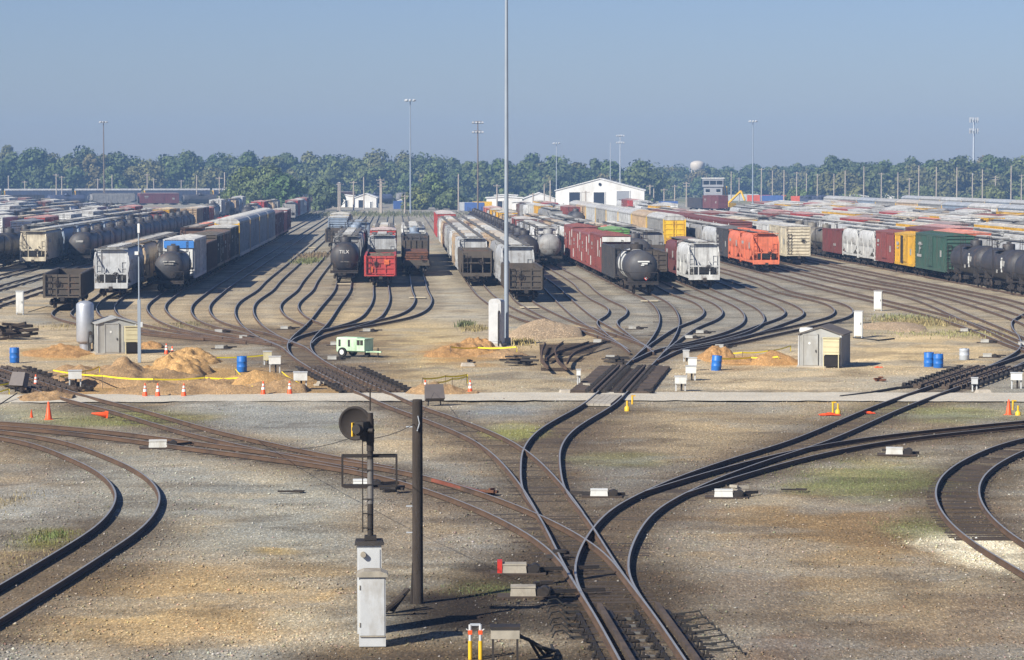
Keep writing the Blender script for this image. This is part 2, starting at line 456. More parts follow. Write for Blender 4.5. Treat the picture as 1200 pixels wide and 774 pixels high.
def gondola(L=16.0, H=2.75, load=None):
    P = []; b = MB(); e = L / 2 - .6; w = 1.48
    for sx in (-1, 1):
        b.box((sx * w, 0, (1.0 + H) / 2), (.08, 2 * e, H - 1.0)); b.box((sx * w, 0, H + .05), (.2, 2 * e + .1, .1))
        for i in range(int(2 * e / 1.15) + 1):
            b.box((sx * (w + .1), -e + .15 + i * (2 * e - .3) / int(2 * e / 1.15), (.95 + H) / 2), (.12, .14, H - .95))
        b.box((sx * (w + .05), 0, 1.0), (.14, 2 * e, .2))
    for s in (-1, 1):
        b.box((0, s * e, (1.0 + H) / 2), (2 * w - .1, .08, H - 1.0))
        for i in range(4): b.box((0, s * (e + .07), 1.2 + i * (H - 1.35) / 3), (2 * w - .05, .1, .12))
        for x in (-w + .05, -.5, .5, w - .05): b.box((x, s * (e + .1), (1.0 + H) / 2), (.13, .1, H - 1.0))
        b.box((0, s * (e + .35), 1.0), (2.8, .4, .12))
    P.append(('body', b, 'paint', None))
    f = MB(); f.box((0, 0, 1.14), (2 * w - .1, 2 * e - .1, .1))
    P.append(('floor', f, 'rust', None))
    if load:
        q = MB(); nx, ny = 8, 40; z0 = H - (.25 if load == 'rubble' else 1.15)
        vs = []
        for j in range(ny):
            for i in range(nx):
                x = -w + .06 + (2 * w - .12) * i / (nx - 1); y = -e + .06 + (2 * e - .12) * j / (ny - 1)
                vs.append((x, y, z0 + random.uniform(-.14, .14) + .2 * math.sin(y * 1.3) * math.cos(x)))
        q.add(vs, [(j * nx + i, j * nx + i + 1, (j + 1) * nx + i + 1, (j + 1) * nx + i) for j in range(ny - 1) for i in range(nx - 1)])
        P.append(('load', q, 'rubble' if load == 'rubble' else 'rust', None))
    for s in (-1, 1):
        l = MB(); end_ladder(l, s * 1.2, s * (e + .2), 1.1, H); P.append(('ladder', l, 'under', None))
    P.append(('brake_wheel', brake_wheel(-.5, -e - .28, 2.2), 'under', None))
    common(P, L)
    return L, P

def open_hopper(L=15.0, H=3.35):
    P = []; b = MB(); e = L / 2 - .5; w = 1.5
    for sx in (-1, 1):
        b.prismx([(-e, 2.1), (-e + 2.6, 1.1), (e - 2.6, 1.1), (e, 2.1), (e, H), (-e, H)], sx * w - .05, sx * w + .05)
        b.box((sx * w, 0, H + .06), (.18, 2 * e, .14)); b.box((sx * w, 0, 1.05), (.16, L - .6, .22))
        for i in range(12): b.box((sx * (w + .09), -e + .3 + i * (2 * e - .6) / 11, (1.2 + H) / 2 + (.35 if i in (0, 1, 10, 11) else 0)), (.1, .12, H - 1.2 - (.7 if i in (0, 1, 10, 11) else 0)))
    for s in (-1, 1):
        b.add([(-w, s * e, H), (w, s * e, H), (w, s * (e - 3.2), 1.3), (-w, s * (e - 3.2), 1.3)], [(0, 1, 2, 3)])
        b.box((0, s * e, H - .3), (2 * w, .08, .7))
        b.box((0, s * (L / 2 - .25), 1.02), (2.9, .35, .35))
        for x in (-w + .05, -.6, .6, w - .05): b.bar((x, s * (L / 2 - .3), 1.1), (x, s * e, H - .4), .11)
        for x in (-w + .05, w - .05): b.box((x, s * (L / 2 - .25), 2.1), (.1, .1, 2.2))
        b.box((0, s * (L / 2 - .25), 2.2), (2.8, .08, .1))
    P.append(('body', b, 'paint', None))
    i = MB()
    for k in (-3.0, 0, 3.0): i.prismx([(k - 1.4, 1.1), (k + 1.4, 1.1), (k, 2.0)], -w + .07, w - .07)
    for k in (-1.5, 1.5): i.box((0, k, .75), (1.6, 1.0, .6)); i.box((0, k, H - .2), (2.9, .12, .14))
    P.append(('bay_floor', i, 'rust', None))
    l = MB(); end_ladder(l, -1.15, -L / 2 + .1, 1.1, 3.2); P.append(('ladder', l, 'under', None))
    P.append(('brake_wheel', brake_wheel(.45, -L / 2 + .12, 2.3), 'under', None))
    common(P, L)
    return L, P

def autorack(L=27.0, H=5.65):
    P = []; b = MB(); e = L / 2 - .6; w = 1.52
    b.box((0, 0, (1.1 + H - .55) / 2), (2 * w - .1, 2 * e - .2, H - 1.65))
    n = 19
    for sx in (-1, 1):
        for i in range(n + 1): b.box((sx * (w + .0), -e + .1 + i * (2 * e - .2) / n, (1.0 + H - .5) / 2), (.16, .13, H - 1.5))
        for z in [1.55 + k * .42 for k in range(9)]: b.box((sx * (w - .045), 0, z), (.07, 2 * e - .3, .26))
    P.append(('side_panel', b, 'paint', None))
    k = MB()
    for sx in (-1, 1):
        k.box((sx * (w + .05), 0, .98), (.14, 2 * e, .42)); 
    P.append(('side_sill', k, 'paint', None))
    r = MB(); h = H - .75
    r.extrude([(-w - .06, h), (w + .06, h), (w + .03, h + .3), (w * .8, h + .58), (w * .4, h + .74), (0, h + .78), (-w * .4, h + .74), (-w * .8, h + .58), (-w - .03, h + .3)], -e, e, 0, True)
    for i in range(n + 1):
        y = -e + i * 2 * e / n; r.extrude([(-w * .8, h + .5), (w * .8, h + .5), (w * .4, h + .79), (0, h + .83), (-w * .4, h + .79)], y - .05, y + .05)
    P.append(('roof', r, 'roof', None))
    for s in (-1, 1):
        d = MB()
        for x in (-.74, .74):
            d.box((x, s * (e + .02), 2.98), (1.42, .1, 3.75))
            for z in (1.6, 2.3, 3.0, 3.7, 4.4): d.box((x, s * (e + .1), z), (1.3, .07, .14))
            d.box((x - .55, s * (e + .1), 2.98), (.08, .06, 3.6)); d.box((x + .55, s * (e + .1), 2.98), (.08, .06, 3.6))
        P.append(('end_door', d, 'yellow', None))
        q = MB()
        for x in (-w - .02, w + .02): end_ladder(q, x, s * (e - .35), 1.1, H - .5, .5, 'y')
        for x in (-w + .03, w - .03): q.box((x, s * (e + .03), 3.0), (.16, .2, 4.0))
        q.box((0, s * (e + .3), 1.0), (2.9, .5, .12))
        P.append(('ladder', q, 'yellow', None))
    common(P, L, 1.0, 2, 3.2)
    return L, P

def bulkhead_flatcar(L=18.0):
    P = []; b = MB(); e = L / 2 - .5
    b.box((0, 0, 1.12), (2.9, 2 * e, .26))
    for sx in (-1, 1):
        b.box((sx * 1.35, 0, .85), (.14, 2 * e - 2, .4))
        for i in range(14): b.box((sx * 1.5, -e + .6 + i * (2 * e - 1.2) / 13, 1.1), (.12, .18, .22))
    P.append(('deck', b, 'paint', None))
    for s in (-1, 1):
        q = MB()
        h = 2.2 if s > 0 else .35
        q.box((0, s * (e - .1), 1.25 + h / 2), (2.8, .12, h))
        for x in (-1.3, -.65, 0, .65, 1.3): q.box((x, s * (e - .22), 1.25 + h / 2), (.14, .14, h))
        P.append(('bulkhead', q, 'paint', None))
    for k in range(5):
        q = MB(); q.box((random.uniform(-.06, .06), -1.0, 1.38 + k * .26), (2.5, 2 * e - 3.6, .2), rz=random.uniform(-.008, .008))
        for y in (-5, -1, 3): q.box((0, y, 1.27 + k * .26), (2.4, .15, .06))
        P.append(('steel_slab', q, 'rust', None))
    P.append(('brake_wheel', brake_wheel(.6, -e - .25, 1.9), 'under', None))
    common(P, L)
    return L, P

def locomotive(L=18.5):
    P = []; f = MB(); e = L / 2 - .3
    f.box((0, 0, 1.35), (3.0, 2 * e, .3)); f.box((0, 0, .8), (2.3, 5.5, .8))
    P.append(('frame', f, 'under', None))
    h = MB(); h.box((0, 2.2, 2.75), (1.75, 10.8, 2.5)); h.box((0, 4.5, 4.0), (2.4, 2.6, .5)); h.box((0, -8.0, 2.3), (1.9, 1.9, 1.6))
    for y in (0, 1.5, 3): h.cyl((0, y, 4.0), (0, y, 4.25), .45, 0, 12)
    P.append(('hood', h, 'paint', None))
    c = MB(); c.box((0, -5.2, 2.95), (3.0, 3.4, 2.9)); c.extrude([(-1.55, 4.4), (1.55, 4.4), (1.2, 4.62), (-1.2, 4.62)], -7.0, -3.4)
    P.append(('cab', c, 'paint', None))
    g = MB()
    for x in (-.75, .75): g.box((x, -6.93, 3.75), (1.0, .06, .6))
    for sx in (-1, 1):
        for y in (-6.0, -4.5): g.box((sx * 1.52, y, 3.75), (.06, 1.0, .6))
    P.append(('cab_window', g, 'glass', None))
    r = MB()
    for sx in (-1, 1):
        for i in range(8): r.bar((sx * 1.42, -3 + i * 1.6, 1.5), (sx * 1.42, -3 + i * 1.6, 2.5), .05)
        r.bar((sx * 1.42, -3, 2.5), (sx * 1.42, 8.2, 2.5), .05)
    P.append(('handrail', r, 'yellow', None))
    common(P, L, 1.2, 3, 4.0)
    return L, P

def reg(key, kind, words, made):
    L, P = made
    order = []
    far = MB()
    for n, mb, mk, par in P:
        if mk not in order: order.append(mk)
        if n in ('wheelset', 'coupler', 'brake_wheel', 'ladder', 'handrail'): continue
        far.merge(mb, order.index(mk))
    KIND[key] = dict(L=L, kind=kind, words=words,
                     parts=[(n, mb.mesh(n, [M[mk]]), par) for n, mb, mk, par in P],
                     far=far.mesh(kind + '_distant', [M[k] for k in order]))
M['stencil'] = plain('faded_stencil', (176, 174, 168), .7, 0, .45, 6.0, (90, 80, 70))
reg('hop', 'covered_hopper', 'covered hopper', covered_hopper())
reg('hopr', 'covered_hopper', 'ribbed covered hopper', covered_hopper(18.0, False))
reg('hops', 'covered_hopper', 'short covered hopper', covered_hopper(12.6))
reg('tank', 'tank_car', 'tank car', tank_car())
reg('tankb', 'tank_car', 'tank car with white bands', tank_car(15.5, True))
reg('tanks', 'tank_car', 'short tank car', tank_car(13.0, False, 1.4))
reg('box', 'boxcar', 'boxcar', boxcar())
reg('boxs', 'boxcar', 'short boxcar', boxcar(13.2))
reg('boxl', 'boxcar', 'long boxcar', boxcar(18.4, 4.7))
reg('reef', 'reefer_car', 'smooth sided reefer car', boxcar(17.5, 4.65, True))
reg('gon', 'gondola', 'gondola', gondola())
reg('gonr', 'gondola', 'gondola heaped with rubble', gondola(15.0, 2.95, 'rubble'))
reg('gont', 'gondola', 'rusty floored gondola', gondola(16.5, 2.85, 'rust'))
reg('gonh', 'gondola', 'tall gondola', gondola(17.0, 3.9))
reg('oph', 'open_hopper', 'open topped hopper', open_hopper())
reg('rack', 'autorack', 'autorack', autorack())
reg('flat', 'bulkhead_flatcar', 'bulkhead flatcar stacked with brown steel', bulkhead_flatcar())
reg('loco', 'locomotive', 'locomotive', locomotive())

HEAD = -135.0 / FPX            # tracks of the bowl run 2.3 degrees off the view
def yard_point(xo, z): return (xo + HEAD * z, z)
RAIL = .18
used_labels = {}
def check_label(l):
    n = len(l.split())
    if l in used_labels or not 4 <= n <= 16: print('LABEL?', n, l)
    used_labels[l] = 1
CARC = {  # paint colours as they look in the sun (sRGB)
 'black': (52, 53, 58), 'charcoal': (72, 73, 77), 'grey': (160, 160, 158), 'pale grey': (198, 200, 200), 'white': (224, 224, 220),
 'cream': (226, 214, 186), 'tan': (206, 180, 146), 'rust': (112, 84, 68), 'brown': (88, 80, 70), 'maroon': (126, 66, 64), 'red': (190, 66, 62),
 'orange': (242, 128, 88), 'yellow': (238, 186, 48), 'green': (54, 92, 78), 'blue': (104, 136, 170), 'navy': (72, 84, 112), 'purple': (96, 92, 118),
 'pink': (214, 132, 120), 'bright green': (112, 176, 92), 'steel blue': (150, 166, 184), 'olive grey': (124, 118, 106), 'dull red': (152, 80, 74)}
def paint_col(name, roof):
    c = lin(CARC[name]); f = random.uniform(.88, 1.1)
    return (*[min(.85, x * f) for x in c], roof)
def add_car(key, colour, loc, rz, label, group, near, roof=.0):
    k = KIND[key]; c = paint_col(colour, roof)
    check_label(label)
    if not near:
        o = link(k['kind'], k['far'], None, loc, rz); o.color = c
        return tag(o, label, k['words'].split()[-1] if k['kind'] != 'bulkhead_flatcar' else 'flatcar', group)
    cats = {'covered_hopper': 'hopper car', 'open_hopper': 'hopper car', 'bulkhead_flatcar': 'flatcar', 'tank_car': 'tank car', 'reefer_car': 'reefer car'}
    t = thing(k['kind'], label, cats.get(k['kind'], k['kind']), loc, rz, group)
    made = []
    for n, me, par in k['parts']:
        o = link(n, me, t if par is None else made[par]); o.color = c; made.append(o)
    return t
def art(s): return s
def string_of(xo, v, cars, desc, group, zlim=520, line=None, gap=.9, start_z=None):
    """a string of cars: the near end at photo row v on the track at lateral offset xo (or along two ground points)"""
    if line is None:
        z0 = start_z or ZV(v); p = Vector((*yard_point(xo, z0), 0)); d = Vector((HEAD, 1, 0)).normalized()
    else:
        p = Vector((*line[0], 0)); d = (Vector((*line[1], 0)) - p).normalized()
    rz = math.atan2(-d.x, d.y)
    s = 0.0; out = []
    for i, c in enumerate(cars):
        if c[0] is None: s += c[1]; continue
        key, colour = c[0], c[1]; roof = c[2] if len(c) > 2 else 0.0
        L = KIND[key]['L']
        q = p + d * (s + L / 2); s += L + .25
        n = len(out)
        w = KIND[key]['words']
        lab = f"{colour} {w}, {ORD[n]} car in {desc}"
        if len(lab.split()) > 16: lab = f"{colour} {w.split()[-1] if key!='flat' else 'flatcar'}, {ORD[n]} car in {desc}"
        cat_fix = add_car(key, colour, (q.x, q.y, RAIL), rz, lab, group, q.y < zlim, roof)
        if 'category' in cat_fix and cat_fix['category'] in ('hopper', 'car', 'rubble', 'bands'):
            cat_fix['category'] = {'hopper': 'hopper car', 'car': 'tank car' if 'tank' in w else 'reefer car', 'rubble': 'gondola', 'bands': 'tank car'}[cat_fix['category']]
        out.append(cat_fix)
    return out
# ------------------------------------------------------------------ tracks
def catmull(P, step=1.2):
    P = [np.array(p, float) for p in P]
    P = [2 * P[0] - P[1]] + P + [2 * P[-1] - P[-2]]
    out = []
    for i in range(1, len(P) - 2):
        a, b, c, d = P[i - 1:i + 3]
        # centripetal parametrisation keeps the uneven control points free of loops
        t0 = 0; t1 = t0 + max(1e-3, np.linalg.norm(b - a) ** .5); t2 = t1 + max(1e-3, np.linalg.norm(c - b) ** .5); t3 = t2 + max(1e-3, np.linalg.norm(d - c) ** .5)
        n = max(2, int(np.linalg.norm(c - b) / step))
        for t in np.linspace(t1, t2, n, endpoint=False):
            A1 = (t1 - t) / (t1 - t0) * a + (t - t0) / (t1 - t0) * b
            A2 = (t2 - t) / (t2 - t1) * b + (t - t1) / (t2 - t1) * c
            A3 = (t3 - t) / (t3 - t2) * c + (t - t2) / (t3 - t2) * d
            B1 = (t2 - t) / (t2 - t0) * A1 + (t - t0) / (t2 - t0) * A2
            B2 = (t3 - t) / (t3 - t1) * A2 + (t - t1) / (t3 - t1) * A3
            out.append((t2 - t) / (t2 - t1) * B1 + (t - t1) / (t2 - t1) * B2)
    out.append(P[-2])
    return np.array(out)
def relax(p, it):
    """take the kinks out of a traced line without moving its ends"""
    for _ in range(it):
        q = p.copy(); q[1:-1] = .5 * p[1:-1] + .25 * (p[:-2] + p[2:]); p = q
    return p
TR = {}
def track(name, px, xo=None, xo_from=None, zend=900, smooth=30):
    pts = [G(u, v, RAIL) for u, v in px]
    if xo is not None:
        z = xo_from or pts[-1][1] + 30
        while z < zend: pts.append(yard_point(xo, z)); z += 60
        pts.append(yard_point(xo, zend))
    p = catmull(pts)
    # even spacing, then relax
    seg = np.r_[0, np.cumsum(np.linalg.norm(np.diff(p, axis=0), axis=1))]
    n = int(seg[-1] / 1.0) + 2
    s = np.linspace(0, seg[-1], n)
    p = np.c_[np.interp(s, seg, p[:, 0]), np.interp(s, seg, p[:, 1])]
    TR[f'{name}_{len(TR)}'] = relax(p, smooth)

# foreground
track('stem', [(828, 880), (800, 830), (765, 774), (724, 708), (703, 680), (686, 651.5), (657.5, 602), (637, 575), (633.5, 551), (633, 538), (634, 527), (643.5, 511), (656, 500), (673, 490), (702, 473.6), (714.5, 462), (724, 453), (747, 429), (760, 416.5), (776, 397), (784, 380), (783, 367), (775, 356), (766, 350)], 23.0, ZV(347) + 15, smooth=14)
track('branch_right', [(765, 774), (724, 708), (705, 682), (703, 664), (710, 640), (725, 615), (743.5, 595), (778, 577), (815, 560), (835, 553), (857, 545), (890, 534), (935, 521), (987, 500), (1021, 485), (1053, 472), (1108, 452), (1150, 437.5), (1187, 425), (1230, 410), (1290, 392)], smooth=14)
track('branch_low', [(778, 577), (825, 562), (876, 547), (939, 531), (976, 523), (1052, 511), (1157, 500), (1210, 494.5), (1300, 487), (1450, 477)], smooth=14)
track('branch_left', [(765, 774), (724, 708), (703, 681), (684, 651.5), (649, 625.7), (603, 602), (577, 591), (520, 570.5), (460, 554), (440, 549), (380, 540.5), (300, 530), (225, 521), (155, 511), (77, 502), (0, 496), (-90, 491), (-240, 483)], smooth=14)
track('merge_left', [(-60, 418), (-30, 427), (30, 447), (80, 463), (152, 481), (205, 497), (258, 511), (300, 520), (350, 531), (400, 541), (440, 548)], smooth=14)
track('curve_left', [(-60, 740), (-10, 710), (42, 680), (98, 645), (142, 617), (161, 591), (164, 578), (158, 569), (140, 552), (103, 535), (52, 516), (0, 507), (-80, 499), (-240, 488)], smooth=14)
track('curve_right', [(1290, 705), (1227, 668), (1175, 639), (1147.5, 619), (1127, 596), (1120.5, 572), (1135, 550), (1173, 529), (1210, 516), (1290, 502), (1450, 487)], smooth=14)
track('crossing_left', [(657, 602), (641, 577), (624, 556), (607, 538), (579, 517), (554, 505), (513, 489), (475, 476), (450, 465), (425, 454), (373, 428), (354, 414), (350, 404), (356, 394), (371, 380), (386, 360), (401, 340)], -5.5, ZV(332), smooth=12)
# left ladder
track('bowl_lead_left', [(425, 454), (373, 428), (355, 416), (343, 406), (325, 398.5), (303, 391), (268, 383.5), (248, 377), (238, 370), (235, 358.6), (250, 344)], -17.4, ZV(344) + 20, smooth=10)
track('bowl_left', [(345, 407), (322, 398), (303, 387), (291, 376), (286, 365), (290, 354), (310, 340)], -13.0, ZV(340) + 20, smooth=8)
track('bowl_left', [(371, 381), (355, 375), (344, 368), (339, 357), (357, 340)], -9.1, ZV(340) + 20, smooth=8)
track('bowl_mid', [(352, 402), (362, 394), (392, 386), (428, 375), (443, 360), (447, 348), (446.5, 340)], -1.65, ZV(340) + 15, smooth=8)
track('bowl_mid', [(392, 386), (442, 377), (470, 371), (487, 364), (496, 352), (492, 340)], 2.2, ZV(340) + 15, smooth=8)
track('bowl_left', [(330, 402), (290, 397), (240, 389), (205, 379), (186, 367), (183, 358), (196, 346)], -21.5, ZV(345) + 15, smooth=8)
track('bowl_left', [(300, 400), (240, 394), (180, 385), (140, 375), (124, 364), (130, 351)], -26.0, ZV(351) + 15, smooth=8)
track('bowl_left', [(250, 396), (180, 390), (130, 383), (90, 376), (72, 369), (76, 362), (89, 355), (100, 349)], -30.0, ZV(333), smooth=4)
# centre ladder
track('bowl_mid', [(752, 413), (742, 405), (722, 390), (711, 377), (722, 369), (723, 361), (702, 350), (688, 340)], 18.9, ZV(340) + 15, smooth=8)
track('bowl_mid', [(750, 409), (735, 400), (708, 386), (685, 372), (668, 358), (654, 345)], 15.3, ZV(345) + 15, smooth=8)
track('bowl_mid', [(748, 408), (730, 399), (700, 389), (665, 378), (634, 364), (614, 352)], 11.4, ZV(352) + 15, smooth=8)
track('bowl_mid', [(700, 389), (672, 385), (630, 376), (598, 364), (572, 348)], 8.1, ZV(346) + 15, smooth=8)
track('bowl_mid', [(762, 414), (784, 397), (806, 383), (829, 373.5), (836, 365), (824, 354), (796, 344)], 26.9, ZV(344) + 20, smooth=8)
track('bowl_right', [(756, 422), (785, 409), (815, 402), (850, 393), (874, 384), (884, 375), (876, 361), (838, 344)], 30.2, ZV(344) + 20, smooth=8)
track('bowl_right', [(785, 409), (826, 402), (868, 392), (903, 380), (927, 371), (931, 365), (920, 357), (882, 343)], 34.2, ZV(343) + 20, smooth=8)
track('bowl_right', [(790, 410), (840, 403), (897, 391), (953, 379), (982, 371), (989, 364), (976, 355), (918, 341)], 38.0, ZV(341) + 20, smooth=8)
# right ladder
track('bowl_right', [(1230, 416), (1190, 402), (1150, 386), (1105, 371), (1042, 355)], 42.4, ZV(355) + 25, smooth=6)
track('bowl_right', [(1215, 408), (1180, 392), (1138, 374), (1063, 345)], 46.4, ZV(345) + 25, smooth=6)
track('bowl_right', [(1240, 392), (1187, 370), (1092, 342)], 50.0, ZV(342) + 25, smooth=6)
track('bowl_right', [(1290, 393), (1240, 375)], 53.9, ZV(372) + 25, smooth=4)
track('bowl_right', [(1170, 431), (1196, 418), (1209, 408), (1208, 396), (1198, 383), (1199, 375), (1225, 362), (1300, 340)], smooth=4)
for xo in (58.9, 63.3, 67.6, -34.7, -39.3, -43.6, -48.0, -52.3, -56.6):
    TR['bowl_far_%s' % xo] = np.array([yard_point(xo, z) for z in np.arange(150, 900, 10.0)])
PROF_HI = [(-.07, -.17), (.07, -.17), (.07, -.145), (.014, -.12), (.014, -.045), (.037, -.03), (.037, -.004), (.030, 0), (-.030, 0), (-.037, -.004), (-.037, -.03), (-.014, -.045), (-.014, -.12), (-.07, -.145)]
PROF_LO = [(-.06, -.17), (.06, -.17), (.036, -.13), (.036, 0), (-.036, 0), (-.036, -.13)]
def offset(p, d):
    t = np.gradient(p, axis=0); t /= np.linalg.norm(t, axis=1)[:, None] + 1e-9
    return p + np.c_[t[:, 1], -t[:, 0]] * d
def rail_mesh(p, z, hi):
    prof = PROF_HI if hi else PROF_LO
    top = 7 if hi else 3
    n = len(prof); t = np.gradient(p, axis=0); t /= np.linalg.norm(t, axis=1)[:, None] + 1e-9
    nx = np.c_[t[:, 1], -t[:, 0]]
    vs = []
    for q, a in zip(p, nx):
        for x, h in prof: vs.append((q[0] + a[0] * x, q[1] + a[1] * x, z + h))
    mb = MB()
    k = len(p)
    mb.v = vs
    for j in range(k - 1):
        for i in range(n):
            mb.f.append((j * n + i, j * n + (i + 1) % n, (j + 1) * n + (i + 1) % n, (j + 1) * n + i))
            mb.m.append(1 if i == top else 0); mb.sm.append(False)
    mb.f.append(tuple(range(n))[::-1]); mb.m.append(0); mb.sm.append(False)
    mb.f.append(tuple(range((k - 1) * n, k * n))); mb.m.append(0); mb.sm.append(False)
    return mb
LONG = ('stem', 'branch', 'merge', 'curve', 'crossing')
for ti, (name, p) in enumerate(TR.items()):
    hi = name.startswith(LONG)
    root = link('railway_track', None, None, (0, 0, 0)); structure(root)
    zt = RAIL + .0011 * (ti % 9)
    for s in (-1, 1):
        q = offset(p, s * .7525)
        if not hi and not 'far' in name: pass
        structure(rail_mesh(q, zt, hi).build('rail', [M['railside'], M['railtop']], root))
    near = p[p[:, 1] < (330 if hi else 300)]
    if len(near) > 3:
        mb = MB()
        seg = np.r_[0, np.cumsum(np.linalg.norm(np.diff(near, axis=0), axis=1))]
        t = np.gradient(near, axis=0)
        for s in np.arange(.3, seg[-1], .56):
            x, y = np.interp(s, seg, near[:, 0]), np.interp(s, seg, near[:, 1])
            if 'curve_right' in name and y < 88.5 or 'curve_left' in name: continue
            tx, ty = np.interp(s, seg, t[:, 0]), np.interp(s, seg, t[:, 1])
            mb.box((x, y, (-.105 if 'curve_right' in name else (-.128 if name.startswith(LONG) else -.15)) + random.uniform(-.03, .022) + .0009 * (ti % 7)), ((2.15 if 'curve_right' in name else 2.5) + random.uniform(-.1, .1), .26 if 'curve_right' in name else .22, .2), 0, math.atan2(-tx, ty) + random.uniform(-.03, .03))
        structure(mb.build('tie_bed', M['tie'], root))

# ------------------------------------------------------------------ ground
def axis_steps(a, b, fine, lo, hi, g=1.13):
    c = list(np.arange(a, b, fine)); d = fine
    x = b
    while x < hi: c.append(x); d *= g; x += d
    x, d = a, fine
    while x > lo: d *= g; x -= d; c.insert(0, x)
    return np.array(c)
gx = axis_steps(-62, 66, .5, -9000, 9000)
gy = np.concatenate([np.arange(-200, 55, 15.0), np.arange(55, 130, .4), np.arange(130, 260, .7), np.arange(260, 380, 1.5), axis_steps(380, 400, 2.5, 380, 16000)])
X, Y = np.meshgrid(gx, gy)
nyy, nxx = X.shape
# back to photo rows and columns, to lay out the soils where they lie
dd = Y * CP + HCAM * SP; hh = -HCAM * CP + Y * SP
UU = np.where(Y > 30, U0 + FPX * X / np.maximum(dd, 1), -9999.0); VV = np.where(Y > 30, V0 - FPX * hh / np.maximum(dd, 1), 9999.0)
NTAB = {}
def vnoise(x, y, s, seed):
    """smooth value noise"""
    if seed not in NTAB: NTAB[seed] = np.random.default_rng(seed).random((256, 256))
    r = NTAB[seed]
    fx, fy = x / s, y / s
    ix, iy = np.floor(fx).astype(int), np.floor(fy).astype(int)
    tx, ty = fx - ix, fy - iy
    tx = tx * tx * (3 - 2 * tx); ty = ty * ty * (3 - 2 * ty)
    g = lambda a, b: r[a % 256, b % 256]
    return (g(ix, iy) * (1 - tx) + g(ix + 1, iy) * tx) * (1 - ty) + (g(ix, iy + 1) * (1 - tx) + g(ix + 1, iy + 1) * tx) * ty
def fbm(x, y, s, seed, o=4):
    return sum(vnoise(x, y, s / 2 ** k, seed + k) * .5 ** k for k in range(o)) / sum(.5 ** k for k in range(o))
C = np.empty(X.shape + (3,)); 
def setc(c): return np.array(lin(c, .98)) * np.array([.985, 1.0, .96])
C[:] = setc((152, 146, 136))
def blend(c, w):
    global C
    C = C * (1 - w[..., None]) + setc(c) * w[..., None]
def sstep(a, b, x):
    t = np.clip((x - a) / (b - a), 0, 1); return t * t * (3 - 2 * t)
wob = (fbm(X, Y, 9, 11) - .5)
wob2 = (fbm(X, Y, 2.5, 31) - .5)
def patch(u, v, ru, rv, c, k=1.0, rot=0.0, soft=.45, rough=1.0):
    du, dv = (UU - u) / ru, (VV - v) / rv
    if rot: 
        ca, sa = math.cos(R(rot)), math.sin(R(rot)); a, b = UU - u, VV - v
        du, dv = (a * ca + b * sa) / ru, (-a * sa + b * ca) / rv
    d = np.sqrt(du * du + dv * dv) + rough * (wob * 1.1 + wob2 * .9)
    blend(c, k * (1 - sstep(1 - soft, 1 + soft, d)))
# bowl and ladders
patch(300, 372, 330, 46, (186, 168, 142), .95)
patch(450, 385, 110, 34, (190, 170, 138), .9)
patch(800, 372, 260, 46, (156, 151, 142), .9)
patch(1080, 372, 130, 24, (178, 164, 142), .8)
patch(1150, 330, 200, 30, (168, 156, 138), .7)
patch(560, 345, 130, 40, (166, 156, 140), .8)
patch(300, 335, 160, 30, (164, 152, 134), .8)
# strip before the road
patch(60, 420, 260, 40, (184, 166, 140), .95)
patch(560, 430, 170, 36, (170, 154, 130), .95)
patch(480, 410, 60, 30, (188, 168, 132), .85)
patch(950, 430, 210, 34, (188, 170, 144), .95)
patch(1080, 405, 90, 26, (194, 172, 138), .85)
patch(1040, 382, 60, 12, (150, 144, 132), .8)
patch(1070, 448, 120, 10, (158, 150, 138), .6)
patch(380, 424, 110, 24, (104, 88, 74), .75)
patch(300, 395, 150, 14, (112, 94, 78), .7)
patch(700, 415, 110, 22, (118, 102, 86), .7)
patch(400, 470, 900, 9, (170, 160, 144), .5)
# south of the road
patch(360, 486, 160, 20, (146, 144, 140), .95)
patch(590, 484, 70, 12, (136, 138, 140), .95)
patch(880, 505, 260, 36, (152, 136, 114), .95)
patch(1130, 480, 120, 12, (138, 130, 106), .8)
patch(560, 530, 60, 24, (176, 156, 128), .55)
patch(470, 505, 40, 22, (168, 150, 126), .7)
patch(120, 490, 120, 12, (146, 140, 110), .7)
patch(100, 560, 210, 46, (148, 144, 138), .95)
patch(20, 545, 60, 34, (146, 130, 112), .6)
patch(300, 600, 230, 56, (156, 151, 140), .95)
patch(40, 640, 90, 30, (120, 104, 86), .8)
patch(200, 710, 220, 60, (168, 144, 112), .9)
patch(260, 705, 130, 26, (178, 152, 116), .4, 0, .3, 1.8)
patch(110, 714, 60, 12, (188, 160, 118), .6, 0, .3, 1.8)
patch(345, 700, 60, 12, (190, 162, 122), .7, 0, .3, 1.8)
patch(325, 645, 26, 5, (196, 170, 122), .8)
patch(350, 724, 44, 14, (176, 166, 148), .7)
patch(500, 575, 90, 30, (142, 138, 132), .7)
patch(560, 610, 90, 36, (146, 144, 140), .8)
patch(480, 620, 90, 42, (136, 118, 98), .6)
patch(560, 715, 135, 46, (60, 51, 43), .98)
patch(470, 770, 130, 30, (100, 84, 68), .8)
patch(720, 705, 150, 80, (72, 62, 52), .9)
patch(700, 600, 90, 90, (106, 94, 82), .75)
patch(820, 620, 60, 40, (142, 136, 128), .8)
patch(1000, 640, 220, 70, (140, 117, 90), .95)
patch(900, 620, 80, 34, (148, 126, 98), .6)
patch(920, 720, 150, 50, (124, 108, 92), .8)
patch(920, 756, 70, 22, (122, 90, 70), .6)
patch(880, 680, 50, 50, (146, 134, 122), .6, 30)
patch(1100, 730, 160, 60, (128, 110, 92), .8)
patch(1050, 560, 110, 30, (128, 122, 90), .7)
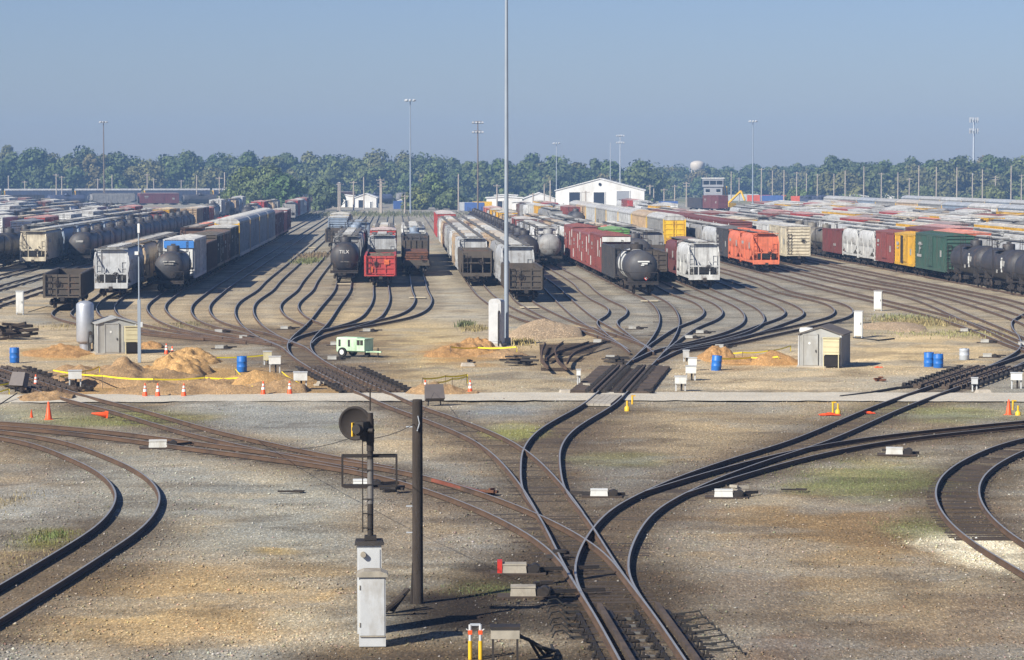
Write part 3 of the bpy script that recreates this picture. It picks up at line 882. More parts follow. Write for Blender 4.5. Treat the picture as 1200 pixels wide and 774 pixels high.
# tread of gravel beside every track, darker where trains drip oil
near_d = np.full(X.shape, 99.0)
for name, p in TR.items():
    sel = p[(p[:, 1] < 420)]
    if len(sel) < 2: continue
    x0, x1, y0, y1 = sel[:, 0].min() - 5, sel[:, 0].max() + 5, sel[:, 1].min() - 5, sel[:, 1].max() + 5
    ii = np.where((gx > x0) & (gx < x1))[0]; jj = np.where((gy > y0) & (gy < y1))[0]
    if not len(ii) or not len(jj): continue
    for q in sel[::2]:
        a, b = np.searchsorted(gx, [q[0] - 4, q[0] + 4]); c, d = np.searchsorted(gy, [q[1] - 4, q[1] + 4])
        if a == b or c == d: continue
        w = near_d[c:d, a:b]; np.minimum(w, np.hypot(X[c:d, a:b] - q[0], Y[c:d, a:b] - q[1]), out=w)
nd2 = near_d + wob * 1.6
fg = sstep(440, 500, VV)
wtrack = (1 - sstep(1.2, 2.6, nd2))
blend((84, 71, 59), wtrack * (.62 * fg + .30 * (1 - fg)))
blend((112, 98, 84), (1 - sstep(2.0, 4.2, nd2)) * .45 * fg)
patch(1130, 590, 26, 60, (84, 72, 60), .6)
patch(1165, 654, 105, 21, (212, 202, 182), 1.0, 12, .3)
patch(170, 570, 110, 40, (148, 145, 138), .8)      # grey stone over the ties of the curve
patch(740, 745, 40, 30, (120, 108, 96), .4)
# weeds showing as thin green films
for (u, v, ru, rv, c, k) in ((1010, 563, 80, 18, (126, 130, 88), .6), (1075, 618, 36, 16, (120, 124, 84), .5), (575, 689, 46, 7, (108, 116, 70), .6), (150, 492, 70, 7, (138, 140, 84), .6),
                             (420, 500, 30, 6, (128, 126, 92), .5), (605, 505, 26, 8, (158, 160, 100), .6), (725, 540, 50, 8, (130, 130, 90), .5), (50, 630, 36, 12, (130, 132, 66), .6), (1115, 486, 80, 8, (136, 138, 92), .6), (590, 690, 30, 5, (118, 138, 66), .5), (1060, 382, 40, 6, (168, 156, 104), .6)):
    patch(u, v, ru, rv, c, k, 0, .6, 1.4)
# far ground goes from yard gravel to field
blend((128, 132, 96), sstep(1080, 1200, Y) * .8)
C *= (.78 + .44 * fbm(X, Y, 7, 71))[..., None]
C *= (.84 + .32 * fbm(X, Y, 1.6, 81, 3))[..., None]
# stony and sandy spots: warm and cool drift with ragged edges
q_ = sstep(.52, .62, fbm(X, Y, 5, 91, 5)); blend((176, 156, 126), q_ * .28 * sstep(0, 3, near_d))
q_ = sstep(.55, .63, fbm(X, Y, 4, 131, 5)); blend((140, 140, 138), q_ * .35 * sstep(0, 3, near_d))
q_ = sstep(.60, .66, fbm(X, Y, 2.2, 171, 4)); blend((92, 80, 68), q_ * .35)
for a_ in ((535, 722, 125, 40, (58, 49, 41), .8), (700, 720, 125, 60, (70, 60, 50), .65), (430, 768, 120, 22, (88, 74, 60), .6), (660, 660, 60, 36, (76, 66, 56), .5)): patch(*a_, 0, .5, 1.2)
for a_ in ((205, 448, 160, 17, (170, 138, 98), .9), (545, 416, 56, 12, (172, 136, 92), .85), (885, 424, 60, 9, (176, 134, 86), .8), (517, 461, 40, 7, (166, 134, 96), .8), (80, 415, 60, 10, (178, 146, 102), .7), (640, 396, 60, 12, (184, 164, 134), .8)): patch(*a_, 0, .4, 1.3)
# wheel ruts along the road and across the yard ground
for yy, am in ((ZV(463.5), .3), (ZV(467.5), .3)):
    blend((146, 136, 120), am * np.exp(-((Y - yy + wob * 2) / .5) ** 2))
m_ = C.mean(-1, keepdims=True); C = np.clip(m_ + 1.14 * (C - m_), .01, .8)
C = C * (np.clip(m_, .02, 1) / .27) ** .18
Zg = (fbm(X, Y, 3.0, 5) - .5) * .22 * sstep(2.0, 4.0, near_d) * sstep(75, 80, Y) * (1 - sstep(300, 380, Y))
Zg = Zg - .02
vs = np.stack([X, Y, Zg], -1).reshape(-1, 3)
me = bpy.data.meshes.new('ground')
me.vertices.add(len(vs)); me.vertices.foreach_set('co', vs.ravel().astype(np.float32))
idx = np.arange(nyy * nxx).reshape(nyy, nxx)
fq = np.stack([idx[:-1, :-1], idx[:-1, 1:], idx[1:, 1:], idx[1:, :-1]], -1).reshape(-1, 4)
me.loops.add(fq.size); me.loops.foreach_set('vertex_index', fq.ravel().astype(np.int32))
me.polygons.add(len(fq)); me.polygons.foreach_set('loop_start', np.arange(0, fq.size, 4, dtype=np.int32)); me.polygons.foreach_set('use_smooth', np.ones(len(fq), bool))
me.update(calc_edges=True)
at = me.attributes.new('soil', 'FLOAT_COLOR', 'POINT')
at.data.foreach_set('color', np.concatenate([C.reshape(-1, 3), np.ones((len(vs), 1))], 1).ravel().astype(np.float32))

def soil_mat(name, color=None, contrast=1.0):
    m, nt, b, L = base_mat(name)
    tc = nt.nodes.new('ShaderNodeTexCoord'); vec = tc.outputs['Object']
    if color is None:
        a = nt.nodes.new('ShaderNodeAttribute'); a.attribute_name = 'soil'; c = a.outputs['Color']
    else: c = lin(color)
    vo = nt.nodes.new('ShaderNodeTexVoronoi'); vo.inputs['Scale'].default_value = 1.0
    mp = nt.nodes.new('ShaderNodeMapping'); mp.inputs['Scale'].default_value = (26.0, 6.5, 18)
    L(vec, mp.inputs[0]); L(mp.outputs[0], vo.inputs['Vector'])
    sp = nt.nodes.new('ShaderNodeSeparateColor'); L(vo.outputs['Color'], sp.inputs[0])
    stone = ramp(nt, sp.outputs[0], [(0, 1 - .42 * contrast), (.5, 1 - .05 * contrast), (.88, 1 + .16 * contrast), (1, 1 + .9 * contrast)])
    out = mixc(nt, 1.0, c, stone, 'MULTIPLY')
    n2 = noise(nt, vec, 1.0, 4, .75, (11.0, 3.0, 6))
    out = mixc(nt, 1.0, out, ramp(nt, n2, [(.3, 1 - .36 * contrast), (.5, 1.0), (.72, 1 + .36 * contrast)]), 'MULTIPLY')
    n3 = noise(nt, vec, .35, 5, .65)
    out = mixc(nt, 1.0, out, ramp(nt, n3, [(.3, .88), (.7, 1.1)]), 'MULTIPLY')
    # warm and cool stones
    hue = mixc(nt, sp.outputs[1], (1.07, 1.0, .90), (.95, 1.0, 1.06))
    out = mixc(nt, 1.0, out, hue, 'MULTIPLY')
    L(out, b.inputs['Base Color']); b.inputs['Roughness'].default_value = .95; b.inputs['Specular IOR Level'].default_value = .15
    bump(nt, b, n2, .5 * contrast, .06)
    return m
M['soil'] = soil_mat('gravel_ground', None, .8)
M['roadsoil'] = soil_mat('pale_crushed_stone', (200, 192, 176), .3)
M['dirt'] = soil_mat('dug_sand', (190, 152, 102), .6)
M['dirt2'] = soil_mat('orange_dug_sand', (178, 138, 92), .6)
M['dirt3'] = soil_mat('brown_dug_sand', (168, 138, 102), .6)
M['gravelpile'] = soil_mat('tan_gravel', (176, 154, 126), 1.0)
me.materials.append(M['soil'])
structure(link('ground', me))

# road: a pale strip of crushed stone crossing the view
def strip(name, edge_top, edge_bot, mat, z, n=160):
    mb = MB(); top, bot = [], []
    for i in range(n + 1):
        t = i / n
        def at(e):
            us = [q[0] for q in e]; u = us[0] + (us[-1] - us[0]) * t
            v = np.interp(u, us, [q[1] for q in e]); return u, v
        a = G(*at(edge_top)); b = G(*at(edge_bot))
        j1, j2 = random.uniform(-.25, .25), random.uniform(-.25, .25)
        mb.v.append((a[0], a[1] + j1, z)); mb.v.append((a[0] * .5 + b[0] * .5, (a[1] + b[1]) / 2, z + .03)); mb.v.append((b[0], b[1] + j2, z))
    for i in range(n):
        k = i * 3
        for o in (0, 1):
            mb.f.append((k + o + 1, k + o + 4, k + o + 3, k + o)); mb.m.append(0); mb.sm.append(True)
    return structure(mb.build(name, mat))
strip('service_road', [(-400, 466), (-150, 464.5), (300, 462), (700, 460.5), (1350, 461.5), (1650, 463)], [(-400, 475.5), (-150, 474), (300, 471), (700, 470), (1350, 472), (1650, 473.5)], M['roadsoil'], .035)

# ------------------------------------------------------------------ sky, sun and air
ELEV = R(34.5); SH = Vector((1, 1.05, 0)).normalized()
sdir = Vector((SH.x * math.cos(ELEV), SH.y * math.cos(ELEV), -math.sin(ELEV)))
sl = bpy.data.lights.new('sun', 'SUN'); sl.energy = 4.2; sl.angle = R(.53); sl.color = (1.0, .95, .85)
so = bpy.data.objects.new('sun', sl); col.objects.link(so); so.rotation_euler = sdir.to_track_quat('-Z', 'Y').to_euler(); so.location = (-80, -80, 100)
w = bpy.data.worlds.new('World'); scene.world = w; w.use_nodes = True
nt = w.node_tree; bg = nt.nodes['Background']
sky = nt.nodes.new('ShaderNodeTexSky'); sky.sky_type = 'NISHITA'; sky.sun_disc = False
sky.sun_elevation = ELEV; sky.sun_rotation = math.atan2(-SH.x, -SH.y)
sky.air_density = SKY_AIR; sky.dust_density = SKY_DUST; sky.ozone_density = SKY_OZ
out = mixc(nt, 1.0, sky.outputs[0], SKY_TINT, 'MULTIPLY')
nt.links.new(out, bg.inputs[0]); bg.inputs[1].default_value = SKY_STR
vs_ = scene.view_settings
vs_.view_transform = 'Standard'; vs_.look = 'None'; vs_.gamma = 1.0; vs_.exposure = EXPOSURE
scene.cycles.use_denoising = True
scene.cycles.max_bounces = 6; scene.cycles.volume_bounces = 0; scene.cycles.transparent_max_bounces = 8

hz = MB(); hz.box((0, 950, 24), (3600, 2300, 51)); 
hm = bpy.data.materials.new('air'); hm.use_nodes = True; hn = hm.node_tree; hn.nodes.clear()
ho = hn.nodes.new('ShaderNodeOutputMaterial'); hv = hn.nodes.new('ShaderNodeVolumePrincipled')
hv.inputs['Color'].default_value = HAZE_COL; hv.inputs['Density'].default_value = HAZE_D; hv.inputs['Anisotropy'].default_value = .0
hn.links.new(hv.outputs[0], ho.inputs['Volume'])
h = hz.build('haze', hm); h['kind'] = 'stuff'
# ------------------------------------------------------------------ strings of cars
def rep(*a):  # rep(('hop','grey',.3), 4)
    return [a[0]] * a[1]
def mixed(n, seed, pool):
    r = random.Random(seed); return [r.choice(pool) for _ in range(n)]
H = 'hop'
GREYS = [('hop', 'grey', .5), ('hopr', 'pale grey', .6), ('hop', 'pale grey', .6), ('hopr', 'grey', .5), ('hop', 'white', .7), ('hops', 'tan', .4)]
VIV = [('boxl', 'dull red', .3), ('reef', 'white', .95), ('boxl', 'yellow', .9), ('boxl', 'red', .5), ('hopr', 'white', .8), ('box', 'maroon', .3), ('hop', 'orange', .3), ('reef', 'cream', .9)]
MIX = GREYS + VIV[:4] + [('boxl', 'dull red', .3), ('box', 'maroon', .5), ('tank', 'charcoal'), ('gonh', 'brown'), ('reef', 'white', .9), ('boxl', 'yellow', .9), ('tank', 'black'), ('hopr', 'rust', .2), ('box', 'navy', .3), ('gont', 'charcoal')]
DARK = [('tank', 'black'), ('tank', 'charcoal'), ('tank', 'black'), ('hop', 'grey', .5), ('hopr', 'pale grey', .6), ('tanks', 'navy'), ('gonh', 'brown'), ('box', 'maroon', .4), ('hop', 'steel blue', .5), ('boxl', 'white', .9), ('gont', 'navy'), ('hopr', 'tan', .5)]
S1 = string_of(-5.5, 332, [('tank', 'black'), ('hops', 'grey', .5), ('hop', 'pale grey', .4), ('hops', 'grey', .4), ('gonh', 'charcoal'), ('tank', 'steel blue'), ('tank', 'steel blue'), ('hop', 'steel blue', .2)], "the string next to the red gondola's", 'cars strung beside the red gondola')
S2 = string_of(-1.65, 337, [('gonr', 'red'), ('gont', 'brown'), ('hops', 'pale grey', .5), ('oph', 'dull red'), ('boxs', 'red', .8), ('hop', 'tan', .6), ('hop', 'white', .6)], 'the string headed by the red gondola', 'cars behind the red gondola')
string_of(2.2, 324, [('flat', 'brown'), ('gonh', 'charcoal'), ('tank', 'steel blue'), ('hopr', 'white', .8), ('hopr', 'white', .8)], 'the string headed by the brown steel load', 'cars behind the brown steel load')
string_of(8.1, 336, [('oph', 'brown'), ('hopr', 'pale grey', .7), ('hopr', 'tan', .6), ('hop', 'white', .7), ('hop', 'grey', .6), ('hopr', 'pale grey', .6), ('hop', 'rust', .4), ('hop', 'tan', .5), ('hopr', 'white', .6), ('hop', 'grey', .5), (None, 6), ('boxl', 'red', .9), ('boxl', 'red', .9)], 'the string headed by the rusty open hopper', 'cars behind the rusty open hopper')
string_of(11.4, 355, [('gont', 'brown'), ('hop', 'pale grey', .7), ('hop', 'grey', .6), ('hopr', 'tan', .7), ('hop', 'tan', .6), ('hopr', 'pale grey', .6), ('hop', 'white', .6), ('hopr', 'tan', .6), ('hopr', 'rust', .5), ('hop', 'tan', .4), ('hop', 'white', .5), ('hop', 'grey', .4)], 'the string headed by the empty brown gondola', 'cars behind the empty brown gondola')
string_of(15.3, 318, [('tank', 'black'), ('tank', 'charcoal')] + rep(('tank', 'black'), 13), 'the long string of black tank cars', 'black tank cars in one long string', 700)
string_of(18.9, 313, [('tanks', 'grey'), ('hop', 'white', .6), ('hopr', 'grey', .5), ('hop', 'pale grey', .6), ('reef', 'dull red', .9), ('hop', 'white', .6), ('tank', 'dull red'), ('hopr', 'tan', .5), ('boxl', 'yellow', .9), ('hop', 'pale grey', .5), ('boxl', 'yellow', .9), ('hopr', 'white', .5), ('boxl', 'pink', .6)], 'the string headed by the grey short tank', 'cars between the black tanks and the red boxcars')
S8 = string_of(23.0, 347, [('tankb', 'charcoal'), ('gonh', 'charcoal'), ('boxl', 'dull red', .05), ('box', 'dull red', .05), ('box', 'dull red', .05), ('boxl', 'dull red', .05), ('hop', 'white', .5), ('hop', 'grey', .5), ('hopr', 'tan', .5), ('hop', 'rust', .3), ('hopr', 'white', .5), ('gonh', 'brown'), ('hopr', 'tan', .5)], 'the string headed by the white banded tank', 'cars behind the white banded tank')
string_of(27.0, 331, [('gont', 'brown'), ('tank', 'charcoal'), ('gonh', 'charcoal'), ('boxs', 'bright green', .2), ('tank', 'pink'), ('hop', 'tan', .5), ('tank', 'grey'), ('hop', 'grey', .5), ('gonh', 'brown'), ('hopr', 'grey', .4), ('hopr', 'pale grey', .5)], "the string next to the white banded tank's", 'cars beside the white banded tank')
string_of(30.2, 340, [('hops', 'white', .9), ('hops', 'maroon', .3), ('gont', 'charcoal'), ('gont', 'brown'), ('hop', 'grey', .5), ('gonh', 'charcoal'), ('hop', 'grey', .5), ('hop', 'white', .5)], 'the string headed by the white short hopper', 'cars behind the white short hopper')
string_of(38.0, 302, [('rack', 'grey', .95), ('rack', 'tan', .1), ('rack', 'pale grey', .5), ('rack', 'pale grey', .6), ('rack', 'grey', .6), ('rack', 'pale grey', .8), ('rack', 'tan', .8), ('rack', 'grey', .9)], 'the string of yellow ended autoracks', 'yellow ended autoracks in one string', 620)
string_of(42.6, 320, [('hops', 'orange', .05), ('hops', 'orange', .05), ('boxs', 'charcoal', .2)] + [('hop', 'pale grey', .6), ('hop', 'grey', .5), ('hop', 'pale grey', .5)] * 4 + [('hopr', 'white', .6)] * 3, 'the string headed by the orange hoppers', 'cars behind the orange hoppers')
S12 = string_of(46.6, 303, [('boxl', 'maroon', .05)] * 7 + [('hopr', 'pale grey', .6), ('hop', 'grey', .6), ('hopr', 'white', .6), ('hop', 'grey', .5)], 'the maroon boxcar string beside the cream reefer', 'maroon boxcars and hoppers beside the cream reefer')
string_of(50.3, 311, [('reef', 'cream', .9), ('reef', 'white', .95), ('hopr', 'white', .7), ('boxl', 'yellow', .8), ('hop', 'white', .7), ('hopr', 'grey', .6), ('hop', 'pale grey', .6), ('reef', 'dull red', .3), ('hop', 'white', .6), ('hopr', 'grey', .6), ('hop', 'tan', .6), ('hop', 'grey', .5)], 'the string headed by the cream reefer', 'cars behind the cream reefer')
string_of(54.4, 290, [('hop', 'grey', .5), ('hop', 'pale grey', .6), ('boxl', 'dull red', .3), ('reef', 'white', .9), ('hopr', 'white', .6), ('box', 'maroon', .4), ('hop', 'tan', .6), ('hopr', 'grey', .6), ('boxl', 'yellow', .9), ('hop', 'grey', .5), ('hop', 'white', .6), ('gonh', 'rust')], 'the string just behind the cream reefer', 'cars just behind the cream reefer')
S14 = string_of(58.9, None, [('tank', 'steel blue'), ('tank', 'black'), ('tank', 'black'), ('tank', 'black'), ('boxl', 'green', .0), ('boxs', 'yellow', .05), ('boxs', 'dull red', .05), ('hops', 'white', .4), ('hops', 'white', .4), ('gonh', 'maroon'), ('tanks', 'olive grey'), ('tanks', 'olive grey'), ('tanks', 'olive grey'), ('hop', 'grey', .5), ('tank', 'charcoal'), ('hopr', 'grey', .5), ('hop', 'pale grey', .5), ('box', 'dull red', .4), ('hopr', 'white', .6)], 'the string holding the green boxcar', 'cars strung with the green boxcar', start_z=240)
BEY = 'string beyond the green boxcar'
string_of(63.4, None, [('hop', 'pale grey', .6), ('hop', 'grey', .6), ('boxl', 'orange', .3), ('boxl', 'maroon', .1), ('hopr', 'pale grey', .7), ('hopr', 'white', .7), ('hopr', 'pale grey', .7), ('hopr', 'white', .7), ('hopr', 'grey', .6), ('hop', 'white', .6), ('hop', 'grey', .6), ('boxl', 'dull red', .4), ('hopr', 'white', .6), ('hop', 'grey', .6)], 'the first ' + BEY, 'cars in the first ' + BEY, 420, start_z=282)
string_of(67.7, None, mixed(12, 3, GREYS + VIV), 'the second ' + BEY, 'cars in the second ' + BEY, 400, start_z=330)
ROWS = [(72.0, 322, 'ten', [('hopr', 'white', .7), ('hop', 'pale grey', .6), ('hop', 'grey', .6)] + mixed(14, 9, GREYS)),
    (76.4, 340, '', mixed(17, 12, MIX)), (80.8, 360, '', mixed(17, 13, GREYS + VIV)), (85.2, 380, '', mixed(17, 14, MIX)), (89.4, 398, '', mixed(17, 15, GREYS + VIV)),
    (93.6, 410.8, '', [('reef', 'white', .9), ('reef', 'white', .9), ('boxl', 'dull red', .1), ('hop', 'grey', .6), ('hop', 'pale grey', .6), ('hopr', 'steel blue', .6), ('gonh', 'purple'), ('reef', 'white', .8), ('hopr', 'white', .8), ('box', 'dull red', .2)] + mixed(9, 16, MIX)),
    (98.0, 436, '', mixed(16, 18, GREYS + VIV)), (102.3, 455, '', mixed(15, 19, [('boxl', 'yellow', .5), ('hop', 'yellow', .4), ('boxl', 'orange', .3), ('boxl', 'white', .9)] + MIX)),
    (106.6, 474, '', mixed(15, 20, MIX)),
    (112.0, 480, '', [('rack', 'pale grey', .9), ('rack', 'steel blue', .6), ('rack', 'white', .95), ('rack', 'steel blue', .5), ('rack', 'grey', .7), ('rack', 'tan', .7), ('rack', 'grey', .6), ('rack', 'steel blue', .5), ('rack', 'grey', .6), ('rack', 'pale grey', .6)]),
    (122, 545, '', mixed(10, 22, GREYS)), (134, 600, '', [('rack', 'grey', .7), ('rack', 'steel blue', .6), ('rack', 'grey', .7), ('rack', 'pale grey', .6), ('rack', 'grey', .6), ('rack', 'steel blue', .6)])]
for i, (xo, z0, _, cars) in enumerate(ROWS):
    string_of(xo, None, cars, 'the ' + ORD[i + 2] + ' ' + BEY, 'cars in the ' + ORD[i + 2] + ' ' + BEY, 400, start_z=z0)
string_of(0, None, [('loco', 'navy'), ('loco', 'navy'), ('loco', 'navy')], 'the locomotive string beyond the control tower', 'locomotives beyond the control tower', 300, line=(G(985, 248), G(930, 245)))
string_of(0, None, [('boxl', 'maroon', .1), ('gonh', 'charcoal')], 'the maroon string before the control tower', 'cars before the control tower', 300, line=(G(848, 249), G(826, 248)))
for i, (xo, z0, n) in enumerate([(60.5, 640, 8), (35.0, 560, 9), (30.5, 560, 8)]):
    string_of(xo, None, mixed(n, 40 + i, MIX), 'the ' + ORD[i] + ' mixed string deep in the bowl', 'cars deep in the bowl', 300, start_z=z0)
# the other side of the empty tracks
string_of(-9.2, 293, [('gont', 'brown'), ('boxs', 'steel blue', .8), ('boxl', 'cream', .8), ('hop', 'grey', .5)], 'the short string past the empty tracks', 'cars in the short string past the empty tracks')
L3 = string_of(-21.5, 346, [('tanks', 'charcoal'), ('boxl', 'white', .7), ('gonh', 'rust'), ('boxs', 'brown', .1), ('boxs', 'rust', .1), ('boxl', 'brown', .9), ('rack', 'pale grey', .95), ('rack', 'pale grey', .35), ('rack', 'pale grey', .35), ('rack', 'pale grey', .35), ('boxl', 'maroon', .2), ('boxl', 'maroon', .2), ('box', 'pink', .9), ('boxl', 'dull red', .9)], 'the string headed by the small dark tank', 'cars behind the small dark tank', 640)
string_of(-26.0, 351, [('hop', 'pale grey', .5), ('hop', 'tan', .4), ('hop', 'grey', .4), ('hopr', 'grey', .5), ('flat', 'brown'), ('gont', 'rust'), ('hopr', 'rust', .5), ('hop', 'orange', .4), ('hopr', 'pale grey', .6), ('hop', 'grey', .5), ('loco', 'red'), ('loco', 'red')], 'the string headed by the pale grey hopper', 'cars behind the pale grey hopper', 480)
g = string_of(0, None, [('gont', 'brown')], 'the short string past the upright silver tank', 'gondolas beside the upright silver tank', line=(G(73, 365), G(89, 355)))
L39 = string_of(-39.2, 312.5, [('tank', 'charcoal')] + rep(('tank', 'charcoal'), 11) + [('boxl', 'tan', .4), ('boxl', 'maroon', .9), ('box', 'orange', .3), ('hop', 'grey', .5)], 'the long string of dark tanks by empty rails', 'dark tank cars in one long string', 520)
string_of(-43.5, 316, [('hopr', 'cream', .6), ('hop', 'steel blue', .5), ('hop', 'steel blue', .5), ('hop', 'grey', .5), ('hopr', 'steel blue', .5), ('hop', 'grey', .4), ('tank', 'charcoal'), ('tank', 'black'), ('hop', 'grey', .5), ('gont', 'brown'), ('hopr', 'dull red', .4), ('boxl', 'yellow', .6), ('hop', 'grey', .5)], 'the string headed by the cream ended hopper', 'cars behind the cream ended hopper', 460)
string_of(-48.2, 319, [('tank', 'black'), ('tank', 'charcoal'), ('tank', 'black'), ('hop', 'grey', .5), ('tank', 'black'), ('hop', 'grey', .5), ('hop', 'pale grey', .6)] + mixed(8, 77, DARK), 'the string just past the cream ended hopper', 'cars just past the cream ended hopper', 440)
FAR = 'string past the long dark tank string'
for i, (xo, z0, n, pool) in enumerate([(-54, 400, 12, MIX + DARK), (-60, 430, 14, GREYS + DARK), (-66, 470, 13, DARK), (-72, 500, 12, MIX + DARK), (-80, 540, 12, DARK), (-88, 580, 11, MIX + DARK), (-97, 640, 10, DARK), (-107, 690, 9, DARK), (-118, 740, 8, DARK), (-130, 800, 7, DARK), (-26, 700, 7, MIX), (-33, 640, 9, MIX + DARK), (-46, 720, 8, DARK)]):
    string_of(xo, None, mixed(n, 60 + i, pool), 'the ' + ORD[i] + ' ' + FAR, 'cars in the strings past the long dark tank string', 300, start_z=z0)
string_of(0, None, [('rack', 'navy', .85)] * 5, 'the autorack string across the far wood edge', 'autoracks along the far wood edge', 300, line=(G(-80, 239.5), G(262, 238.5)))
string_of(0, None, [('hop', 'navy', .4), ('gonh', 'charcoal'), ('tank', 'navy'), ('hopr', 'grey', .6), ('box', 'maroon', .4), ('tank', 'charcoal'), ('gont', 'brown'), ('hop', 'navy', .6), ('boxl', 'rust', .3), ('tank', 'navy'), ('hop', 'grey', .3)], 'the mixed string parked before the far autoracks', 'cars before the far autoracks', 300, line=(G(-60, 243), G(255, 241.5)))
# marks stencilled on near car ends
def mark(parent_car, text, size, loc, rz_extra=0.0, mat='white_clean'):
    cu = bpy.data.curves.new('lettering', 'FONT'); cu.body = text; cu.size = size; cu.align_x = 'CENTER'; cu.align_y = 'CENTER'; cu.extrude = .004
    tmp = bpy.data.objects.new('lettering', cu); col.objects.link(tmp); bpy.context.view_layer.update()
    me = bpy.data.meshes.new_from_object(tmp.evaluated_get(bpy.context.evaluated_depsgraph_get())); bpy.data.objects.remove(tmp)
    me.materials.clear(); me.materials.append(M[mat])
    o = link('lettering', me, parent_car); o.location = loc; o.rotation_euler = (math.pi / 2, 0, rz_extra)
    return o

M['rustmark'] = plain('faded_orange_mark', (220, 110, 60), .7, 0, .4, 5.0)
def patch_on(car, name, boxes, mat):
    for c, d in boxes:
        mb = MB(); mb.box(c, d); mb.build(name, M[mat], car)
mark(S1[0], 'TILX', .5, (0, -7.03, 3.05))
patch_on(S1[0], 'stencil_mark', [((-.25, -6.98, 2.0), (.3, .03, .08)), ((.25, -6.98, 2.0), (.5, .03, .08))], 'stencil')
patch_on(S8[0], 'stencil_mark', [((.1, -7.03, 3.0), (1.1, .04, .13)), ((.2, -7.04, 2.8), (.55, .04, .12)), ((-.0, -7.05, 2.66), (.3, .04, .1)), ((1.484, -4.2, 2.7), (.03, .6, .6))], 'white_clean')
b = MB(); b.box((0, 0, 0), (.3, .02, .3)); d_ = b.build('placard', M['red'], S8[0]); d_.location = (.3, -7.45, 1.45); d_.rotation_euler = (0, R(45), 0)
b = MB(); b.box((0, -.012, 0), (.18, .01, .18)); b.build('placard_mark', M['white_clean'], d_)
patch_on(L3[0], 'stencil_mark', [((-.35, -5.80, 2.95), (.4, .04, .12)), ((.3, -5.80, 2.95), (.6, .04, .12)), ((0, -5.80, 2.72), (.9, .04, .11))], 'stencil')
patch_on(L39[0], 'stencil_mark', [((0, -7.03, 2.9), (.9, .04, .26))], 'stencil')
M['bluepaint'] = plain('blue_band', (66, 132, 206), .6, 0, .15)
patch_on(L3[1], 'end_band', [((0, -8.9, 4.25), (2.94, .2, .7))], 'bluepaint')
patch_on(L3[1], 'end_plate', [((0, -8.82, 2.9), (2.7, .1, 1.95))], 'white')
patch_on(S8[2], 'end_band', [((0, -8.9, 4.35), (2.96, .22, .5))], 'white')
for c in S8[2:6]:
    e_ = 8.6 if abs(c.children[0].dimensions.y - 17.3) < .5 else 7.2
    patch_on(c, 'white_panel', [((-1.585, -e_ + .6, 4.0), (.03, .7, .9)), ((-1.585, -e_ + 4.8, 3.3), (.03, .6, 1.7)), ((-1.585, e_ - 1.0, 1.7), (.03, .8, 1.0))], 'white')
for c in S12[:7]: patch_on(c, 'white_panel', [((-1.585, -7.9, 4.1), (.03, .7, .8)), ((-1.585, 7.4, 4.2), (.03, .6, .5))], 'white')
for c in S14[1:4]:
    patch_on(c, 'stencil_mark', [((-1.45, -3.6, 2.7), (.12, .12, .9)), ((-1.47, -4.4, 2.7), (.06, 1.0, .5)), ((-1.47, -1.6, 1.9), (.06, .5, .3))], 'stencil')
    for z_, y_ in ((3.05, -3.5), (2.75, -3.62), (2.4, -3.66), (2.05, -3.55)): patch_on(c, 'white_mark', [((-1.50 if abs(z_ - 2.5) < .3 else -1.42, y_, z_), (.1, .2, .36))], 'white_clean')
g_ = S14[4]
b = MB(); b.prismx([(6.2, 2.5), (6.5, 2.5), (5.9, 3.5), (5.6, 3.5)], -1.60, -1.575); b.box((-1.59, 5.6, 3.55), (.025, 2.6, .1)); b.box((-1.59, 6.2, 2.3), (.025, 2.6, .3)); b.build('emblem', M['stencil'], g_)
for c in S14[9:10]: patch_on(c, 'stencil_mark', [((-1.62, -3, 2.0), (.03, 2.0, .3))], 'stencil')
patch_on(S2[0], 'stencil_mark', [((.62, -7.05, 2.35), (.5, .05, .5)), ((-.9, -7.05, 1.6), (.25, .05, .6))], 'rustmark')

patch_on(S14[5], 'dark_door', [((-1.66, .9, 2.7), (.03, 1.5, 3.1))], 'black')
# ------------------------------------------------------------------ things of the yard
M['signalbrown'] = plain('weathered_signal', (46, 40, 37), .85, 0, .3, 2.0, (50, 44, 40))
M['dullsteel'] = plain('dull_steel', (120, 116, 112), .6, .2, .35, 3.0, (74, 64, 56))
M['floodcase'] = plain('flood_case', (104, 96, 92), .6, 0, .2)
def at(u, v, z=0.0): x, y = G(u, v, z); return (x, y, z)
def face(u, v): # heading that turns local -y to the camera
    x, y = G(u, v); return math.atan2(-x, y)

# --- cones
def cone(u, v, label, h=.72, bands=True, tilt=None):
    t = thing('traffic_cone', label, 'traffic cone', at(u, v, -.02), random.uniform(0, 1.5), 'traffic cones by the road')
    b = MB(); b.box((0, 0, .02), (.36, .36, .04), 0, 0, .94); b.build('base', M['orange'], t)
    s = h / .72
    c = MB(); c.lathe([(.14 * s, .04), (.03 * s, h), (.022, h + .005)], 0, 16); c.build('body', M['orange'], t)
    if bands:
        for z0, z1 in ((.30, .44), (.50, .60)):
            r = lambda z: .14 * s - (.11 * s) * (z - .04) / (h - .04) + .004
            q = MB(); q.lathe([(r(z0), z0), (r(z1), z1)], 0, 16); q.build('reflective_band', M['white_clean'], t)
    if tilt: t.rotation_euler = tilt; t.location.z = .12
    return t
cone(42, 455, 'white banded orange cone on the sand mound by the dark floodlight box')
cone(170, 466, 'white banded orange cone by the road, first of three before the long sand heaps')
cone(185, 466, 'white banded orange cone by the road, second of three before the long sand heaps')
cone(215.5, 466, 'white banded orange cone by the road, third of three before the long sand heaps')
cone(195, 416, 'white banded orange cone behind the sand heaps, beside the grey shed')
cone(202, 420, 'white banded orange cone between the grey shed and the taller sand heap', .74)
cone(308.5, 463.5, 'white banded orange cone in front of the domed sand heap')
